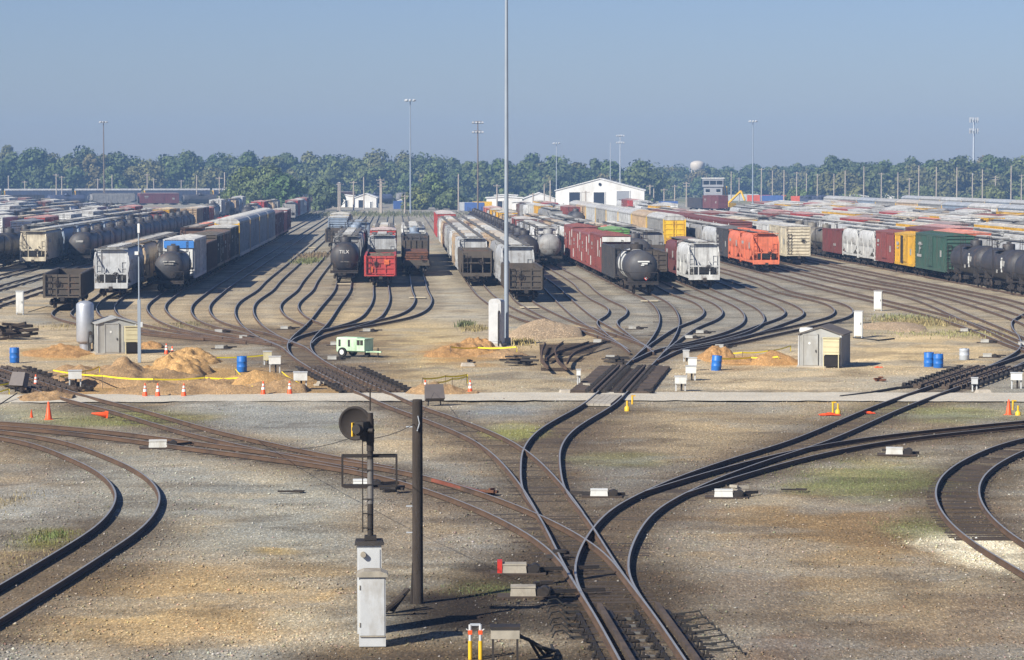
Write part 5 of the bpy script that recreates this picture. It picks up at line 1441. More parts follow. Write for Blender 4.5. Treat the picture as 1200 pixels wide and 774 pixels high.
c = MB(); c.extrude([(-.38, 1.70), (.38, 1.70), (.36, 1.78), (.2, 1.84), (-.2, 1.84), (-.36, 1.78)], -.32, .32); c.build('case_lid', M['machine'], t)
# debris behind the case: broken boards leaning
for i, (u, v, a, l) in enumerate(((463, 718, .5, 1.0), (468, 716, .9, .8), (458, 722, -.2, .9))):
    b = MB(); b.box((0, 0, 0), (l, .16, .06)); o = b.build('scrap_board', M['darkwood'], None, (*G(u, v), .28)); o.rotation_euler = (0, R(-38), a)
    tag(o, ['weathered scrap board leaning highest behind the shorter case', 'scrap board leaning nearest the tarred post', 'scrap board lying lowest behind the shorter case'][i], 'board')
t = thing('wooden_post', 'tarred black wooden post standing alone beside the signal', 'post', at(489.5, 708, -.03))
b = MB(); r0 = .145
b.lathe([(r0 * 1.05, -.1), (r0, .5), (r0 * .97, 2.6), (r0 * .93, 5.36), (r0 * .86, 5.42), (.02, 5.43)], 0, 18); b.build('shaft', M['darkwood'], t)
s = MB(); s.bar((-.18, -.05, 0), (-.12, -.05, 1.1), .05); s.build('guard_strip', M['black'], t)
s = MB()
for z in (1.9, 2.6, 4.7): s.bar((-.3, 0, z), (-.1, 0, z), .03)
s.tube([(.02, -.16, 5.0), (.06, -.17, 4.8), (0, -.17, 4.6), (.05, -.16, 4.75)], .015); s.build('step_bolt', M['greysteel'], t)
# cables
def cable(pts, label, r=.02, mat='rubber', sag=.0):
    mb = MB(); P3 = [Vector(p) for p in pts]; q = []
    for a, b in zip(P3[:-1], P3[1:]):
        for i in range(12): q.append(a.lerp(b, i / 12) - Vector((0, 0, 4 * sag * (i / 12) * (1 - i / 12))))
    q.append(P3[-1]); mb.tube([tuple(p) for p in q], r)
    tag(mb.build('cable', M[mat]), label, 'cable')
hx, hy = G(433, 741)
cable([(hx - .1, hy, H2 + 2.75), (*G(300, 516.5), .05)], 'thin cable sagging from the signal head to the rails beyond', .009, sag=.4)
px_, py_ = G(489.5, 708)
cable([(hx + .05, hy, H2 + 2.6), (px_ - .1, py_, 4.75), (*G(509, 474), .6)], 'thin cable from the signal past the tarred post to the floodlight', .008, sag=.06)
cable([at(985, 465.5, .03), at(1020, 461, .03), at(1050, 455.5, .03), at(1085, 452.5, .03)], 'thick black hose lying across the ground towards the retarder', .09)
cable([at(1000, 396, .02), at(1030, 399, .02), at(1048, 397, .02)], 'thin black line lying at the white cabinet foot', .05)
cable([at(33, 366, .03), at(56, 359, .3), at(66, 361, .4)], 'thin dark line running from the white cabinet to the gondola', .03)
cable([at(-30, 490, .02), at(0, 474, .03), at(20, 461, .3)], 'dark line running from the frame edge to the tilted floodlight', .03)
# planks between the rails under the nearest cars
for u, v, l in ((403.5, 334, 'pale plank on the ties under the black tank car'), (489, 350, 'pale plank on the ties below the brown steel load'), (620, 361.5, 'pale plank on the ties below the empty brown gondola'), (761, 354, 'pale plank on the ties below the white banded tank'), (365, 291, 'pale plank across the empty rails past the weeds'), (521, 319, 'pale plank in the shade beside the rusty open hopper')):
    b = MB(); b.box((0, 0, .1), (1.5, 1.4, .06)); o = b.build('plank', M['plank'], None, at(u, v), random.uniform(-.1, .1)); tag(o, l, 'plank')
# crossing panel where the road passes the rails
b = MB()
for k in range(5): b.box((-.56 + k * .28, 0, .06), (.265, 6.0, .12))
o = b.build('crossing_panel', M['concrete'], None, at(706, 470.5, .02), math.atan2(-(G(724, 453)[0] - G(689, 480)[0]), G(724, 453)[1] - G(689, 480)[1])); tag(o, 'pale plank crossing laid between the rails at the road', 'crossing panel')

# --- small yard litter: stub posts, valve heads, spare parts along the road and leads
for u, v, k, l in ((258, 452, 'black', 'short black pipe end poking from the domed sand heap side'), (375, 452, 'concrete', 'pale curved pipe end beside the nearer white legged box'), (395, 455, 'black', 'black coupling lying at the ribbed retarder foot'), (690, 455, 'machine', 'small grey fitting lying before the central retarder'),
                   (1032, 447, 'rust', 'small brown fitting on the sand before the ladder retarder'), (760, 462, 'black', 'black coupling lying past the central retarder'), (550, 426, 'black', 'small dark clod below the orange brown heap'), (868, 577, 'machine', 'pale scrap piece beside the switch machine at the outer rails'),
                   (640, 690, 'black', 'black plate lying beside the tan switch machines'), (655, 655, 'black', 'black bracket lying beside the inner turnout rail'), (575, 580, 'rust', 'rusty tie plate lying by the old track'), (930, 575, 'darkwood', 'dark stick lying on the weedy ground'), (340, 577, 'darkwood', 'dark broken board near the signal mast track'), (460, 577, 'black', 'black iron lump behind the signal mast')):
    mb = MB(); r = random.Random(u)
    for i in range(4): mb.box((r.uniform(-.25, .25), r.uniform(-.3, .3), .05 + .05 * i), (r.uniform(.15, .6), r.uniform(.08, .25), .09), 0, r.uniform(-1, 1))
    if k == 'darkwood': mb = MB(); mb.box((0, 0, .03), (.9, .1, .06), 0, r.uniform(-.3, .3)); mb.box((.3, .2, .03), (.4, .1, .05), 0, r.uniform(-.9, .9))
    o = mb.build('scrap_piece', M[k], None, at(u, v)); tag(o, l, 'scrap')
# --- retarders
def retarder(line, label, style='comb'):
    p = [Vector((*G(u, v), 0)) for u, v in line]; L = (p[1] - p[0]).length; d = (p[1] - p[0]).normalized(); rz = math.atan2(-d.x, d.y)
    t = thing('car_retarder', label, 'car retarder', (p[0].x, p[0].y, 0), rz, 'car retarders clamped round the rails')
    pitch = 1.5 if style == 'comb' else (.8 if style == 'slab' else 1.15)
    for s in (-1, 1):
        for k in (-1, 1):
            if style == 'open' and k < 0: continue
            b = MB(); x = s * .7525 + k * .16
            b.box((x, L / 2, .15), (.12, L, .13)); b.box((x + k * .06, L / 2, .07), (.17, L, .1)); b.build('brake_beam', M['retarder'], t)
    n = int(L / pitch)
    for s in (-1, 1):
        for k in (-1, 1):
            m = MB()
            off = .40 if style != 'open' else .52
            m.box((s * .7525 + k * (off - .1), L / 2, .0), (.1, L, .05))
            for i in range(n):
                y = .3 + i * pitch; x = s * .7525 + k * off; z = random.uniform(-.02, .02)
                if style == 'open':
                    m.box((x, y, .04), (.30, .06, .05)); m.box((x + .05, y + .05, .09 + z), (.06, .08, .1)); m.box((x - .1, y, .07), (.05, .1, .08)); m.cyl((x - .05, y, .06), (x - .05, y, .17 + z), .03, 0, 6)
                else:
                    m.box((x, y, .07), (.30, .34, .14)); m.box((x + k * .05, y, .17 + z), (.16, .28, .12)); m.cyl((x - k * .12, y, .12), (x - k * .12, y, .26 + z), .05, 0, 6)
            o_ = m.build('clamp_row', M['retarder' if style == 'comb' else 'black'], t); o_['kind'] = 'stuff'
    q = MB()
    for i in range(n):
        y = .3 + i * pitch
        if style == 'open': q.box((random.uniform(-.05, .05), y + .2, .0), (random.uniform(.7, 1.0), .14, .05 + .012 * random.random()))
        else: q.box((0, y + .1, -.03), (3.5, .5, .08 + .012 * random.random()))
    q.build('cross_tie_bed', M['tie'] if style != 'open' else M['grating'], t)
    if style == 'slab':
        for s in (-1, 1):
            z = MB(); z.box((s * 1.66, L / 2, .05), (.80, L, .12))
            for i in range(int(L / .9)): z.box((s * 1.66 + random.uniform(-.02, .02), .4 + i * .9, .13 + .03 * random.random()), (.76, .55, .05))
            z.build('side_slab', M['retarder'], t)
    elif style == 'comb':
        for s in (-1, 1):
            z = MB(); z.bar((s * 1.85, 0, .14), (s * 1.85, L, .14), .09)
            for i in range(n): z.box((s * 1.70, .3 + i * pitch, .07), (.40, .3, .12)); z.box((s * 1.80, .3 + i * pitch, .18), (.18, .4, .18))
            z.build('air_pipe', M['black'], t)
retarder([(806, 838), (729, 716)], 'main greasy brown retarder gripping the nearest track', 'open')
retarder([(714.5, 462), (744, 431.5)], 'central dark slab sided retarder just beyond the road crossing', 'slab')
retarder([(441, 461), (384, 432.5)], 'ribbed black retarder on the track above the signal disc')
retarder([(1098, 456), (1165, 432.5)], 'ribbed black retarder beside the pair of blue drums')
retarder([(68, 460), (-10, 433)], 'black retarder running out past the tilted floodlight box')
# curled air hoses at the main retarder
t = thing('hose_row', 'row of curled black hoses beside the main retarder', 'air hoses', (0, 0, 0))
for i in range(6):
    u0, v0 = 650 - 0 + i * 1.5, 712 + i * 7.5
    p0 = Vector((*G(u0, v0), .05)); h_ = MB()
    h_.tube([(p0.x + .25, p0.y, .06), (p0.x + .05, p0.y + .05, .22), (p0.x - .15, p0.y - .05, .2), (p0.x - .22, p0.y - .1, .05)], .02, 0, 6)
    h_.bar((p0.x + .2, p0.y + .1, .04), (p0.x + .6, p0.y + .12, .04), .05); h_.build('hose', M['rubber'], t)
t = thing('hose_row', 'row of bent black hoses on the ground past the main retarder', 'air hoses', (0, 0, 0))
for i in range(7):
    u0, v0 = 812 + i * 7.6, 722 + i * 7.0
    p0 = Vector((*G(u0, v0), .05)); h_ = MB()
    h_.tube([(p0.x - .35, p0.y, .06), (p0.x, p0.y + .02, .1), (p0.x + .15, p0.y - .2, .16), (p0.x + .22, p0.y - .5, .05)], .02, 0, 6)
    h_.bar((p0.x - .6, p0.y, .04), (p0.x - .2, p0.y, .04), .05); h_.build('hose', M['rubber'], t)

# --- rusty red guard rail bolted beside the old left track
b = MB(); p0, p1 = Vector((*G(507, 566), .1)), Vector((*G(566, 581.5), .1)); b.bar(p0, p1, .12); b.bar(p0 + Vector((0, .25, 0)), p1 + Vector((0, .25, 0)), .1)
M['rustred'] = plain('rusty_red', (132, 72, 54), .85, 0, .3, 1.2, (96, 62, 46))
o = b.build('guard_rail', M['rustred']); tag(o, 'rusty red guard rail bolted beside the old track', 'guard rail')
# --- loose turnout panel on the ground
t = thing('track_panel', 'loose dark turnout panel of rails lying by the gravel heap', 'track panel', (0, 0, 0))
for pl in ([(660, 402), (651, 410), (655, 425), (664, 433)], [(639, 403), (635, 413), (636, 425), (642, 432)], [(710, 402), (690, 408), (672, 416), (664, 427)], [(690, 402), (672, 408), (650, 415), (640, 422)]):
    p = catmull([G(u, v, .3) for u, v in pl], .4)
    rail_mesh(p, .42 + .002 * pl[0][0] % .02, True).build('rail', [M['railside'], M['railside']], t)
q = MB()
for i in range(26):
    a = i / 25; x0, y0 = G(634 - 2 * a, 434 - 31 * a); x1, y1 = G(668 + 40 * a, 434 - 31 * a); q.box(((x0 + x1) / 2, y0, -.06 + .001 * i), (abs(x1 - x0), .22, .14))
q.build('tie_row', M['tie'], t)
# scrap iron near the panel
for u, v, l in ((612, 428, 'black scrap iron heap beside the loose turnout panel'), (607, 424, 'second black scrap iron heap nearer the pale cabinet'), (722, 426, 'black scrap iron between panel and central retarder')):
    mb = MB(); r = random.Random(u)
    for i in range(10): mb.box((r.uniform(-.7, .7), r.uniform(-1, 1), .06 + .05 * i * .6), (r.uniform(.3, 1.1), r.uniform(.1, .3), .1), 0, r.uniform(-1, 1))
    o = mb.build('scrap_iron', M['black'], None, at(u, v)); tag(o, l, 'scrap iron')
# low stub posts and pale rocks by the road
for u, v, l in ((664, 461, 'pale flat stone beside the road, nearest the small post box'), (1152, 461, 'pale flat stone before the ladder retarder'), (548, 429, 'dark flat stone below the long orange heap')):
    mb = MB(); mb.box((0, 0, .08), (.8, .5, .2), 0, .2, .8); o = mb.build('stone_block', M['rock'], None, at(u, v)); tag(o, l, 'stone block')

# --- slim light pole by the grey shed, and its square post
t = thing('light_pole', 'slim grey light pole rising beside the grey shed', 'light pole', at(163.5, 425, -.02))
b = MB(); b.box((0, 0, 1.9), (.19, .19, 3.8)); b.build('post', M['mastgrey'], t)
b = MB(); b.cyl((0, 0, 3.8), (0, 0, 8.4), .05, 0, 10, .04); b.build('mast', M['mastgrey'], t)
b = MB(); b.box((0, 0, 8.1), (.13, .16, .55)); b.build('lamp', M['white_clean'], t)
b = MB(); b.box((-.12, -.05, 6.6), (.22, .2, .2)); b.build('bracket_box', M['white_clean'], t)
b = MB(); b.box((.16, -.1, 2.3), (.12, .12, .3)); b.build('switch_box', M['palecase'], t)
# ------------------------------------------------------------------ trees
def foliage_mat(name):
    m, nt, b, L = base_mat(name)
    a = nt.nodes.new('ShaderNodeAttribute'); a.attribute_name = 'leaf'
    L(a.outputs['Color'], b.inputs['Base Color']); b.inputs['Roughness'].default_value = .7; b.inputs['Specular IOR Level'].default_value = .2
    return m
M['leaf'] = foliage_mat('foliage')
M['bark'] = plain('bark', (96, 84, 72), .95, 0, .3)
M['palebark'] = plain('pale_bark', (206, 200, 188), .9, 0, .2)
LEAF = [(.075, .105, .030), (.088, .115, .034), (.068, .096, .032), (.105, .122, .040), (.080, .104, .042), (.115, .116, .042), (.094, .114, .036)]
AUT = [(.14, .12, .045), (.13, .125, .045), (.12, .105, .045)]
def leaves(r, clumps, n_per, size, colour, jitter=.25):
    """many leaf-sized quads spread through clumps -> (verts, cols)"""
    P, Cc = [], []
    for (cx, cy, cz, rr) in clumps:
        d = r.normal(size=(n_per, 3)); d /= np.linalg.norm(d, axis=1)[:, None]
        rad = rr * r.random(n_per) ** .28
        p = np.array([cx, cy, cz]) + d * rad[:, None] * np.array([1, 1, .78])
        n = d + r.normal(size=(n_per, 3)) * .32; n /= np.linalg.norm(n, axis=1)[:, None]
        t = np.cross(n, r.normal(size=(n_per, 3))); t /= np.linalg.norm(t, axis=1)[:, None] + 1e-9
        b = np.cross(n, t); s = size * (.6 + .8 * r.random(n_per))[:, None]
        q = np.stack([p - t * s - b * s * .7, p + t * s - b * s * .7, p + t * s * .6 + b * s * .9, p - t * s * .8 + b * s * .6], 1)
        P.append(q); k = (1 + jitter * r.normal()) 
        c = np.clip(np.array(colour)[None, :] * k * (1 + .22 * r.normal(size=(n_per, 1))), .004, .5)
        Cc.append(c)
    return np.concatenate(P), np.concatenate(Cc)
def leaf_mesh(name, P, Cc, mat):
    n = len(P); me = bpy.data.meshes.new(name)
    me.vertices.add(n * 4); me.vertices.foreach_set('co', P.reshape(-1).astype(np.float32))
    me.loops.add(n * 4); me.loops.foreach_set('vertex_index', np.arange(n * 4, dtype=np.int32))
    me.polygons.add(n); me.polygons.foreach_set('loop_start', np.arange(0, n * 4, 4, dtype=np.int32))
    me.update(calc_edges=True)
    a = me.attributes.new('leaf', 'FLOAT_COLOR', 'FACE'); a.data.foreach_set('color', np.concatenate([Cc, np.ones((n, 1))], 1).reshape(-1).astype(np.float32))
    me.materials.append(mat)
    return me
def crown_clumps(r, h, w, base=.22, n=16):
    out = []
    for i in range(n):
        a = r.random() * 6.283; z = base + (1 - base) * r.random(); prof = math.sin(min(1, (z - base) / (1 - base) * .85 + .18) * math.pi) ** .6
        q = w / 2 * prof * (.25 + .6 * r.random()); out.append((q * math.cos(a), q * math.sin(a), h * z * .93, w * (.13 + .12 * r.random())))
    return out
# the far wood: one mass of crowns
r = np.random.default_rng(21); PP, CC = [], []
prof_u = [-80, 0, 60, 110, 150, 200, 225, 250, 300, 340, 370, 400, 440, 480, 510, 560, 600, 640, 690, 740, 768, 785, 805, 840, 870, 900, 950, 980, 1010, 1050, 1080, 1120, 1160, 1200, 1290]
prof_v = [172, 171, 168, 173, 176, 177, 172, 179, 177, 181, 178, 183, 181, 183, 181, 187, 187, 184, 189, 187, 190, 197, 198, 197, 193, 191, 191, 185, 187, 189, 186, 181, 183, 181, 182]
WZ = 1260
for row, (dz, hk, lo) in enumerate(((0, .70, .0), (28, .9, .15), (60, 1.0, .3), (100, 1.0, .4))):
    u = -330
    while u < 1540:
        w_ = r.uniform(9, 26); z = WZ + dz + r.uniform(-12, 12)
        if 772 < u < 965: z += 330
        x = (u - U0) / FPX * z
        top = height_at(np.interp(u, prof_u, prof_v), WZ if not 772 < u < 965 else WZ + 330)
        h_ = top * hk * r.uniform(.80, 1.07)
        c = LEAF[r.integers(len(LEAF))] if r.random() > .08 else AUT[r.integers(len(AUT))]
        cl = [(a + x, b + z, cz, rr) for a, b, cz, rr in crown_clumps(r, h_, w_, .02 if row == 0 else .25, 26)]
        P, K = leaves(r, cl, 84, .56, c, .10); PP.append(P); CC.append(K)
        u += w_ * r.uniform(.5, .72) * FPX / z
o = link('woodland', leaf_mesh('woodland', np.concatenate(PP), np.concatenate(CC), M['leaf'])); o['kind'] = 'stuff'
# shrubs at the wood's foot
PP, CC = [], []
for i in range(170):
    u = r.uniform(-60, 1260); z = r.uniform(1130, 1235) if not 772 < u < 965 else r.uniform(1350, 1480)
    if u < 270: z = r.uniform(1200, 1240)
    x = (u - U0) / FPX * z; s = r.uniform(1.2, 3.2)
    c = (.085, .105, .04) if r.random() < .5 else LEAF[r.integers(len(LEAF))]
    P, K = leaves(r, [(x + r.uniform(-3, 3), z + r.uniform(-2, 2), s * .5, s) for _ in range(3)], 40, .5, c); PP.append(P); CC.append(K)
o = link('undergrowth', leaf_mesh('undergrowth', np.concatenate(PP), np.concatenate(CC), M['leaf'])); o['kind'] = 'stuff'
# trees standing nearer, one by one
def tree(u, v, h, w, colour, label, trunk='bark', seed=0, base=.08, n=30, dens=120, size=.42, lean=0):
    rr = np.random.default_rng(seed); x, y = G(u, v); t = thing('tree', label, 'tree', (x, y, -.05), rr.random() * 6)
    cl = crown_clumps(rr, h, w, base, n)
    P, K = leaves(rr, cl, dens, size, tuple(x * k_ for x, k_ in zip(colour, (1.15, 1.12, 1.0))), .22)
    link('crown', leaf_mesh('crown', P, K, M['leaf']), t)
    b = MB(); b.cyl((0, 0, 0), (lean * .4, 0, h * .55), h * .022, 0, 8, h * .014); b.cyl((lean * .4, 0, h * .55), (lean, 0, h * .9), h * .014, 0, 6, h * .005)
    for c in cl[:9]: b.cyl((lean * .3, 0, h * (.25 + .2 * rr.random())), c[:3], h * .008, 0, 5, h * .003)
    b.build('trunk', M[trunk], t)
for i, a in enumerate([
    (290, 246, 12.5, 17, LEAF[1], 'dense dark green tree at the tracks end, the first of the clump'),
    (314, 247, 13.5, 18, LEAF[4], 'tallest rounded tree of the clump behind the autoracks'),
    (335, 248, 10.5, 15, (.06, .10, .034), 'lighter green spreading tree in front of the clump'),
    (358, 246, 11.5, 9, (.08, .105, .05), 'thin tree with a bare white trunk beyond the weedy tracks', 'palebark', .45, 9, 45),
    (380, 247, 9.0, 12, (.07, .095, .045), 'grey green loose tree between the white trunk and the white sheds'),
    (272, 245, 6.5, 9, (.055, .09, .03), 'low bushy tree at the edge of the clump by utility poles'),
    (507, 243, 10.5, 14, LEAF[2], 'dark green tree standing behind the pale light mast'),
    (530, 246, 6.0, 11, (.075, .10, .04), 'low pale green tree beside the crossarm mast'),
    (488, 246, 6.5, 10, LEAF[3], 'small bushy tree just past the pale light mast'),
    (1008, 237, 6.0, 13, LEAF[5], 'low yellow green tree at the field edge before the woods'),
    (1085, 238, 5.5, 12, (.09, .11, .04), 'low pale tree beside the long fence poles'),
    (1160, 239, 6.5, 13, LEAF[3], 'rounded low tree near the cell tower foot'),
    (935, 237, 5.0, 12, LEAF[0], 'low dark tree behind the blue locomotives')]):
    kw = {}
    if len(a) > 6: kw = dict(trunk=a[6], base=a[7], n=a[8], dens=a[9])
    tree(*a[:6], seed=100 + i, **kw)
# bushes and weeds between the rails
def weeds(name, spots, kind='stuff'):
    PP, CC = [], []
    rr = np.random.default_rng(5)
    for (u, v, w, d, h, c, n) in spots:
        x, y = G(u, v)
        px = x + rr.normal(size=n) * w / 2.2; py = y + rr.normal(size=n) * d / 2.2
        for a, b in zip(px, py):
            hh_ = h * rr.uniform(.4, 1.1); t = rr.random() * 6.28; s = min(.05 + .03 * h, hh_ * .2)
            dx, dy = math.cos(t) * s, math.sin(t) * s; lx, ly = rr.normal(size=2) * hh_ * .3
            PP.append([(a - dx, b - dy, -.03), (a + dx, b + dy, -.03), (a + dx * .4 + lx, b + dy * .4 + ly, hh_), (a - dx * .4 + lx, b - dy * .4 + ly, hh_)])
            CC.append(np.array(c) * (1 + .25 * rr.normal()))
    o = link(name, leaf_mesh(name, np.array(PP), np.clip(np.array(CC), .01, .6), M['leaf'])); o['kind'] = kind
GR, DRY, YG = (.10, .15, .04), (.26, .21, .10), (.17, .17, .05)
weeds('weeds', [(60, 630, 1.2, 2.5, .07, YG, 420), (20, 655, 1.4, 3, .07, DRY, 260), (8, 590, .8, 4, .09, DRY, 220), (62, 628, .5, 1.4, .10, (.13, .17, .06), 160),
    (368, 301, 2.0, 16, .45, (.20, .15, .09), 900), (360, 307, 1.6, 10, .45, (.14, .15, .06), 500), (1075, 378, 3.5, 6, .25, DRY, 1000), (1120, 392, 5, 5, .16, (.24, .23, .10), 900), (1060, 374, 3, 6, .25, (.20, .2, .09), 600),
    (545, 382, .6, 2.4, .35, (.12, .13, .06), 250), (556, 386, 1.2, 4, .2, DRY, 400), (612, 402, 1.0, 4, .22, (.3, .24, .10), 300), (575, 689, 1.8, 1.6, .03, (.12, .16, .06), 500),
    (1010, 563, 4.0, 8, .04, (.14, .17, .06), 1800), (960, 556, 3, 7, .04, (.14, .16, .06), 700), (1070, 618, 1.8, 4, .04, (.14, .17, .06), 600), (1130, 486, 8, 8, .06, (.17, .18, .08), 1000), (150, 492, 7, 5, .06, (.16, .17, .07), 1000), (610, 505, 1.5, 5, .06, YG, 300),
    (200, 384, 3, 6, .12, DRY, 400), (225, 380, 2, 6, .12, (.18, .17, .08), 300), (450, 252, 30, 60, .9, (.12, .13, .06), 1500), (330, 253, 40, 40, .9, (.13, .12, .06), 1200), (70, 383, 3, 6, .12, DRY, 400), (960, 470, 10, 4, .05, DRY, 300)])

# loose ballast: real stones lying about the near ground
rs = np.random.default_rng(77); N = 26000
uu = rs.uniform(-40, 1240, N * 3); zz = 66 + 110 * rs.random(N * 3) ** 1.3
xx = (uu - U0) / FPX * zz
ix = np.clip(np.searchsorted(gx, xx), 0, nxx - 1); iy = np.clip(np.searchsorted(gy, zz), 0, nyy - 1)
nd_ = near_d[iy, ix]; dens = np.where(nd_ < .7, .12, np.where(nd_ < 3.2, .95, .28)) + .5 * (fbm(xx, zz, 5, 300, 3) > .56)
dens *= (Zg[iy, ix] > -1) * ((zz < 146) | (zz > 152))
keep = np.where(rs.random(N * 3) < dens * .62)[0][:N]
n = len(keep); sz = .018 + .035 * rs.random(n) ** 2.2
base = np.array([(1, 0, 0), (0, 1, 0), (-1, 0, 0), (0, -1, 0), (0, 0, .8), (0, 0, -.8)], float)
an = rs.random(n) * 6.28; ca, sa = np.cos(an), np.sin(an)
V = np.repeat(base[None], n, 0) * (1 + .35 * rs.normal(size=(n, 6, 1))) * sz[:, None, None] * np.array([1.0, 1.0, .8])
V = np.stack([V[..., 0] * ca[:, None] - V[..., 1] * sa[:, None], V[..., 0] * sa[:, None] + V[..., 1] * ca[:, None], V[..., 2]], -1)
V += np.stack([xx[keep], zz[keep], Zg[iy[keep], ix[keep]] + sz * .35], -1)[:, None]
F = np.array([(0, 1, 4), (1, 2, 4), (2, 3, 4), (3, 0, 4), (1, 0, 5), (2, 1, 5), (3, 2, 5), (0, 3, 5)])
FF = (F[None] + (np.arange(n) * 6)[:, None, None]).reshape(-1)
sm = bpy.data.meshes.new('ballast_stones'); sm.vertices.add(n * 6); sm.vertices.foreach_set('co', V.reshape(-1).astype(np.float32))
sm.loops.add(len(FF)); sm.loops.foreach_set('vertex_index', FF.astype(np.int32)); sm.polygons.add(n * 8); sm.polygons.foreach_set('loop_start', np.arange(0, n * 24, 3, dtype=np.int32)); sm.update(calc_edges=True)
cs_ = C[iy[keep], ix[keep]] * (.75 + .6 * rs.random((n, 1))) * (1 + .06 * rs.normal(size=(n, 3))) + np.where(rs.random((n, 1)) < .10, .16, 0)
a_ = sm.attributes.new('leaf', 'FLOAT_COLOR', 'FACE'); a_.data.foreach_set('color', np.repeat(np.concatenate([np.clip(cs_, .02, .6), np.ones((n, 1))], 1), 8, 0).reshape(-1).astype(np.float32))
sm.materials.append(M['leaf']); o = link('ballast_stones', sm); o['kind'] = 'stuff'

# ------------------------------------------------------------------ masts and poles
def mast(u, vt, vb, label, r=.2, head='ring', mat='greysteel', z=None):
    x, y = (G(u, vb) if z is None else ((u - U0) / FPX * z, z)); h_ = height_at(vt, y)
    t = thing('light_mast', label, 'light mast', (x, y, -.1))
    p = MB(); p.cyl((0, 0, 0), (0, 0, h_), r, 0, 14, r * .55); p.build('pole', M[mat], t)
    b = MB(); b.cyl((0, 0, 0), (0, 0, .5), r * 1.8, 0, 12); b.build('footing', M['concrete'], t)
    if head == 'ring':
        g = MB(); n = 14
        for i in range(n):
            a, c = 2 * math.pi * i / n, 2 * math.pi * (i + 1) / n
            g.bar((1.3 * math.cos(a), 1.3 * math.sin(a), h_ - .2), (1.3 * math.cos(c), 1.3 * math.sin(c), h_ - .2), .09)
        for i in range(4): a = math.pi * i / 2; g.bar((0, 0, h_ - .2), (1.3 * math.cos(a), 1.3 * math.sin(a), h_ - .2), .08)
        g.build('ring', M[mat], t)
        for i in range(8):
            a = 2 * math.pi * i / 8; f = MB(); f.lathe([(.12, .35), (.2, .2), (.36, -.25), (.02, -.27)], 0, 10); q = f.build('lamp', M['palecase'], t)
            q.location = (1.35 * math.cos(a), 1.35 * math.sin(a), h_ - .35); q.rotation_euler = (.3 * math.sin(a), -.3 * math.cos(a), 0)
    elif head == 'cross':
        for zz in (h_ - .6, h_ - 3.4):
            g = MB(); g.box((0, 0, zz), (3.4, .14, .18)); g.box((0, 0, zz + .6), (2.4, .14, .14)); g.build('crossarm', M[mat], t)
            for i in range(4):
                f = MB(); f.box((-1.4 + i * .93, -.2, zz + .28), (.55, .5, .45)); f.build('lamp', M['palecase'], t)
    return t
mast(593.5, -70, 403, 'very tall slim zinc mast standing right behind the pale cabinet', .165, 'ring', 'mastgrey')
mast(481, 116, 252, 'pale steel light mast with a ring head above the white caboose string'.replace('caboose ', ''), .26, 'ring', 'mastgrey')
mast(122, 142, 241, 'dark light mast with a ring head above the far dark tank cars', .3, 'ring', 'woodpole')
mast(560, 142, 250, 'dark mast with two crossarms of lamps beside the low white building', .28, 'cross', 'woodpole')
mast(882, 141, 241, 'pale steel light mast with ring head just past the control tower', .28, 'ring', 'mastgrey')
mast(726.5, 158, 240, 'faint mast with a crossarm head above the white gabled hall', .3, 'cross', 'greysteel', 1180)
mast(715, 167, 240, 'faint thinner mast beside the crossarm mast above the hall', .2, 'none', 'greysteel', 1200)
mast(652, 167, 240, 'faint mast with a ring head above the hall gable end', .2, 'ring', 'greysteel', 1240)
# cell tower
z = 1320; x = (1140 - U0) / FPX * z; h_ = height_at(138, z)
t = thing('cell_tower', 'tall slim monopole with clustered antennas above the far trees', 'cell tower', (x, z, 0))
p = MB(); p.cyl((0, 0, 0), (0, 0, h_), .62, 0, 12, .35); p.build('pole', M['greysteel'], t)
for zz in (h_ - 1.2, h_ - 6.2):
    g = MB(); 
    for i in range(3): a = i * 2.094; c = a + 2.094; g.bar((1.9 * math.cos(a), 1.9 * math.sin(a), zz), (1.9 * math.cos(c), 1.9 * math.sin(c), zz), .14); g.bar((0, 0, zz), (1.9 * math.cos(a), 1.9 * math.sin(a), zz), .12)
    g.build('platform', M['greysteel'], t)
    for i in range(9):
        a = i * 6.283 / 9; f = MB(); f.box((1.9 * math.cos(a), 1.9 * math.sin(a), zz + .1), (.34, .34, 2.3)); f.build('antenna', M['palecase'], t)
# water tank beyond the trees
z = 1640; x = (817 - U0) / FPX * z; zt = height_at(188.5, z)
t = thing('water_tower', 'ivory domed water tank peeping over the far trees', 'water tower', (x, z, 0))
b = MB(); rr = 4.1; b.lathe([(3.2, zt - 5.4), (rr, zt - 4.0), (rr, zt - 2.2)] + [(rr * math.cos(i * .26), zt - 2.2 + 2.2 * math.sin(i * .26)) for i in range(1, 6)] + [(.05, zt)], 0, 28); b.build('tank', M['ivory'], t)
for i in range(6):
    a = i * 1.047; l = MB(); l.cyl((3.6 * math.cos(a), 3.6 * math.sin(a), 0), (3.2 * math.cos(a), 3.2 * math.sin(a), zt - 4.6), .25, 0, 8); l.build('leg', M['ivory'], t)
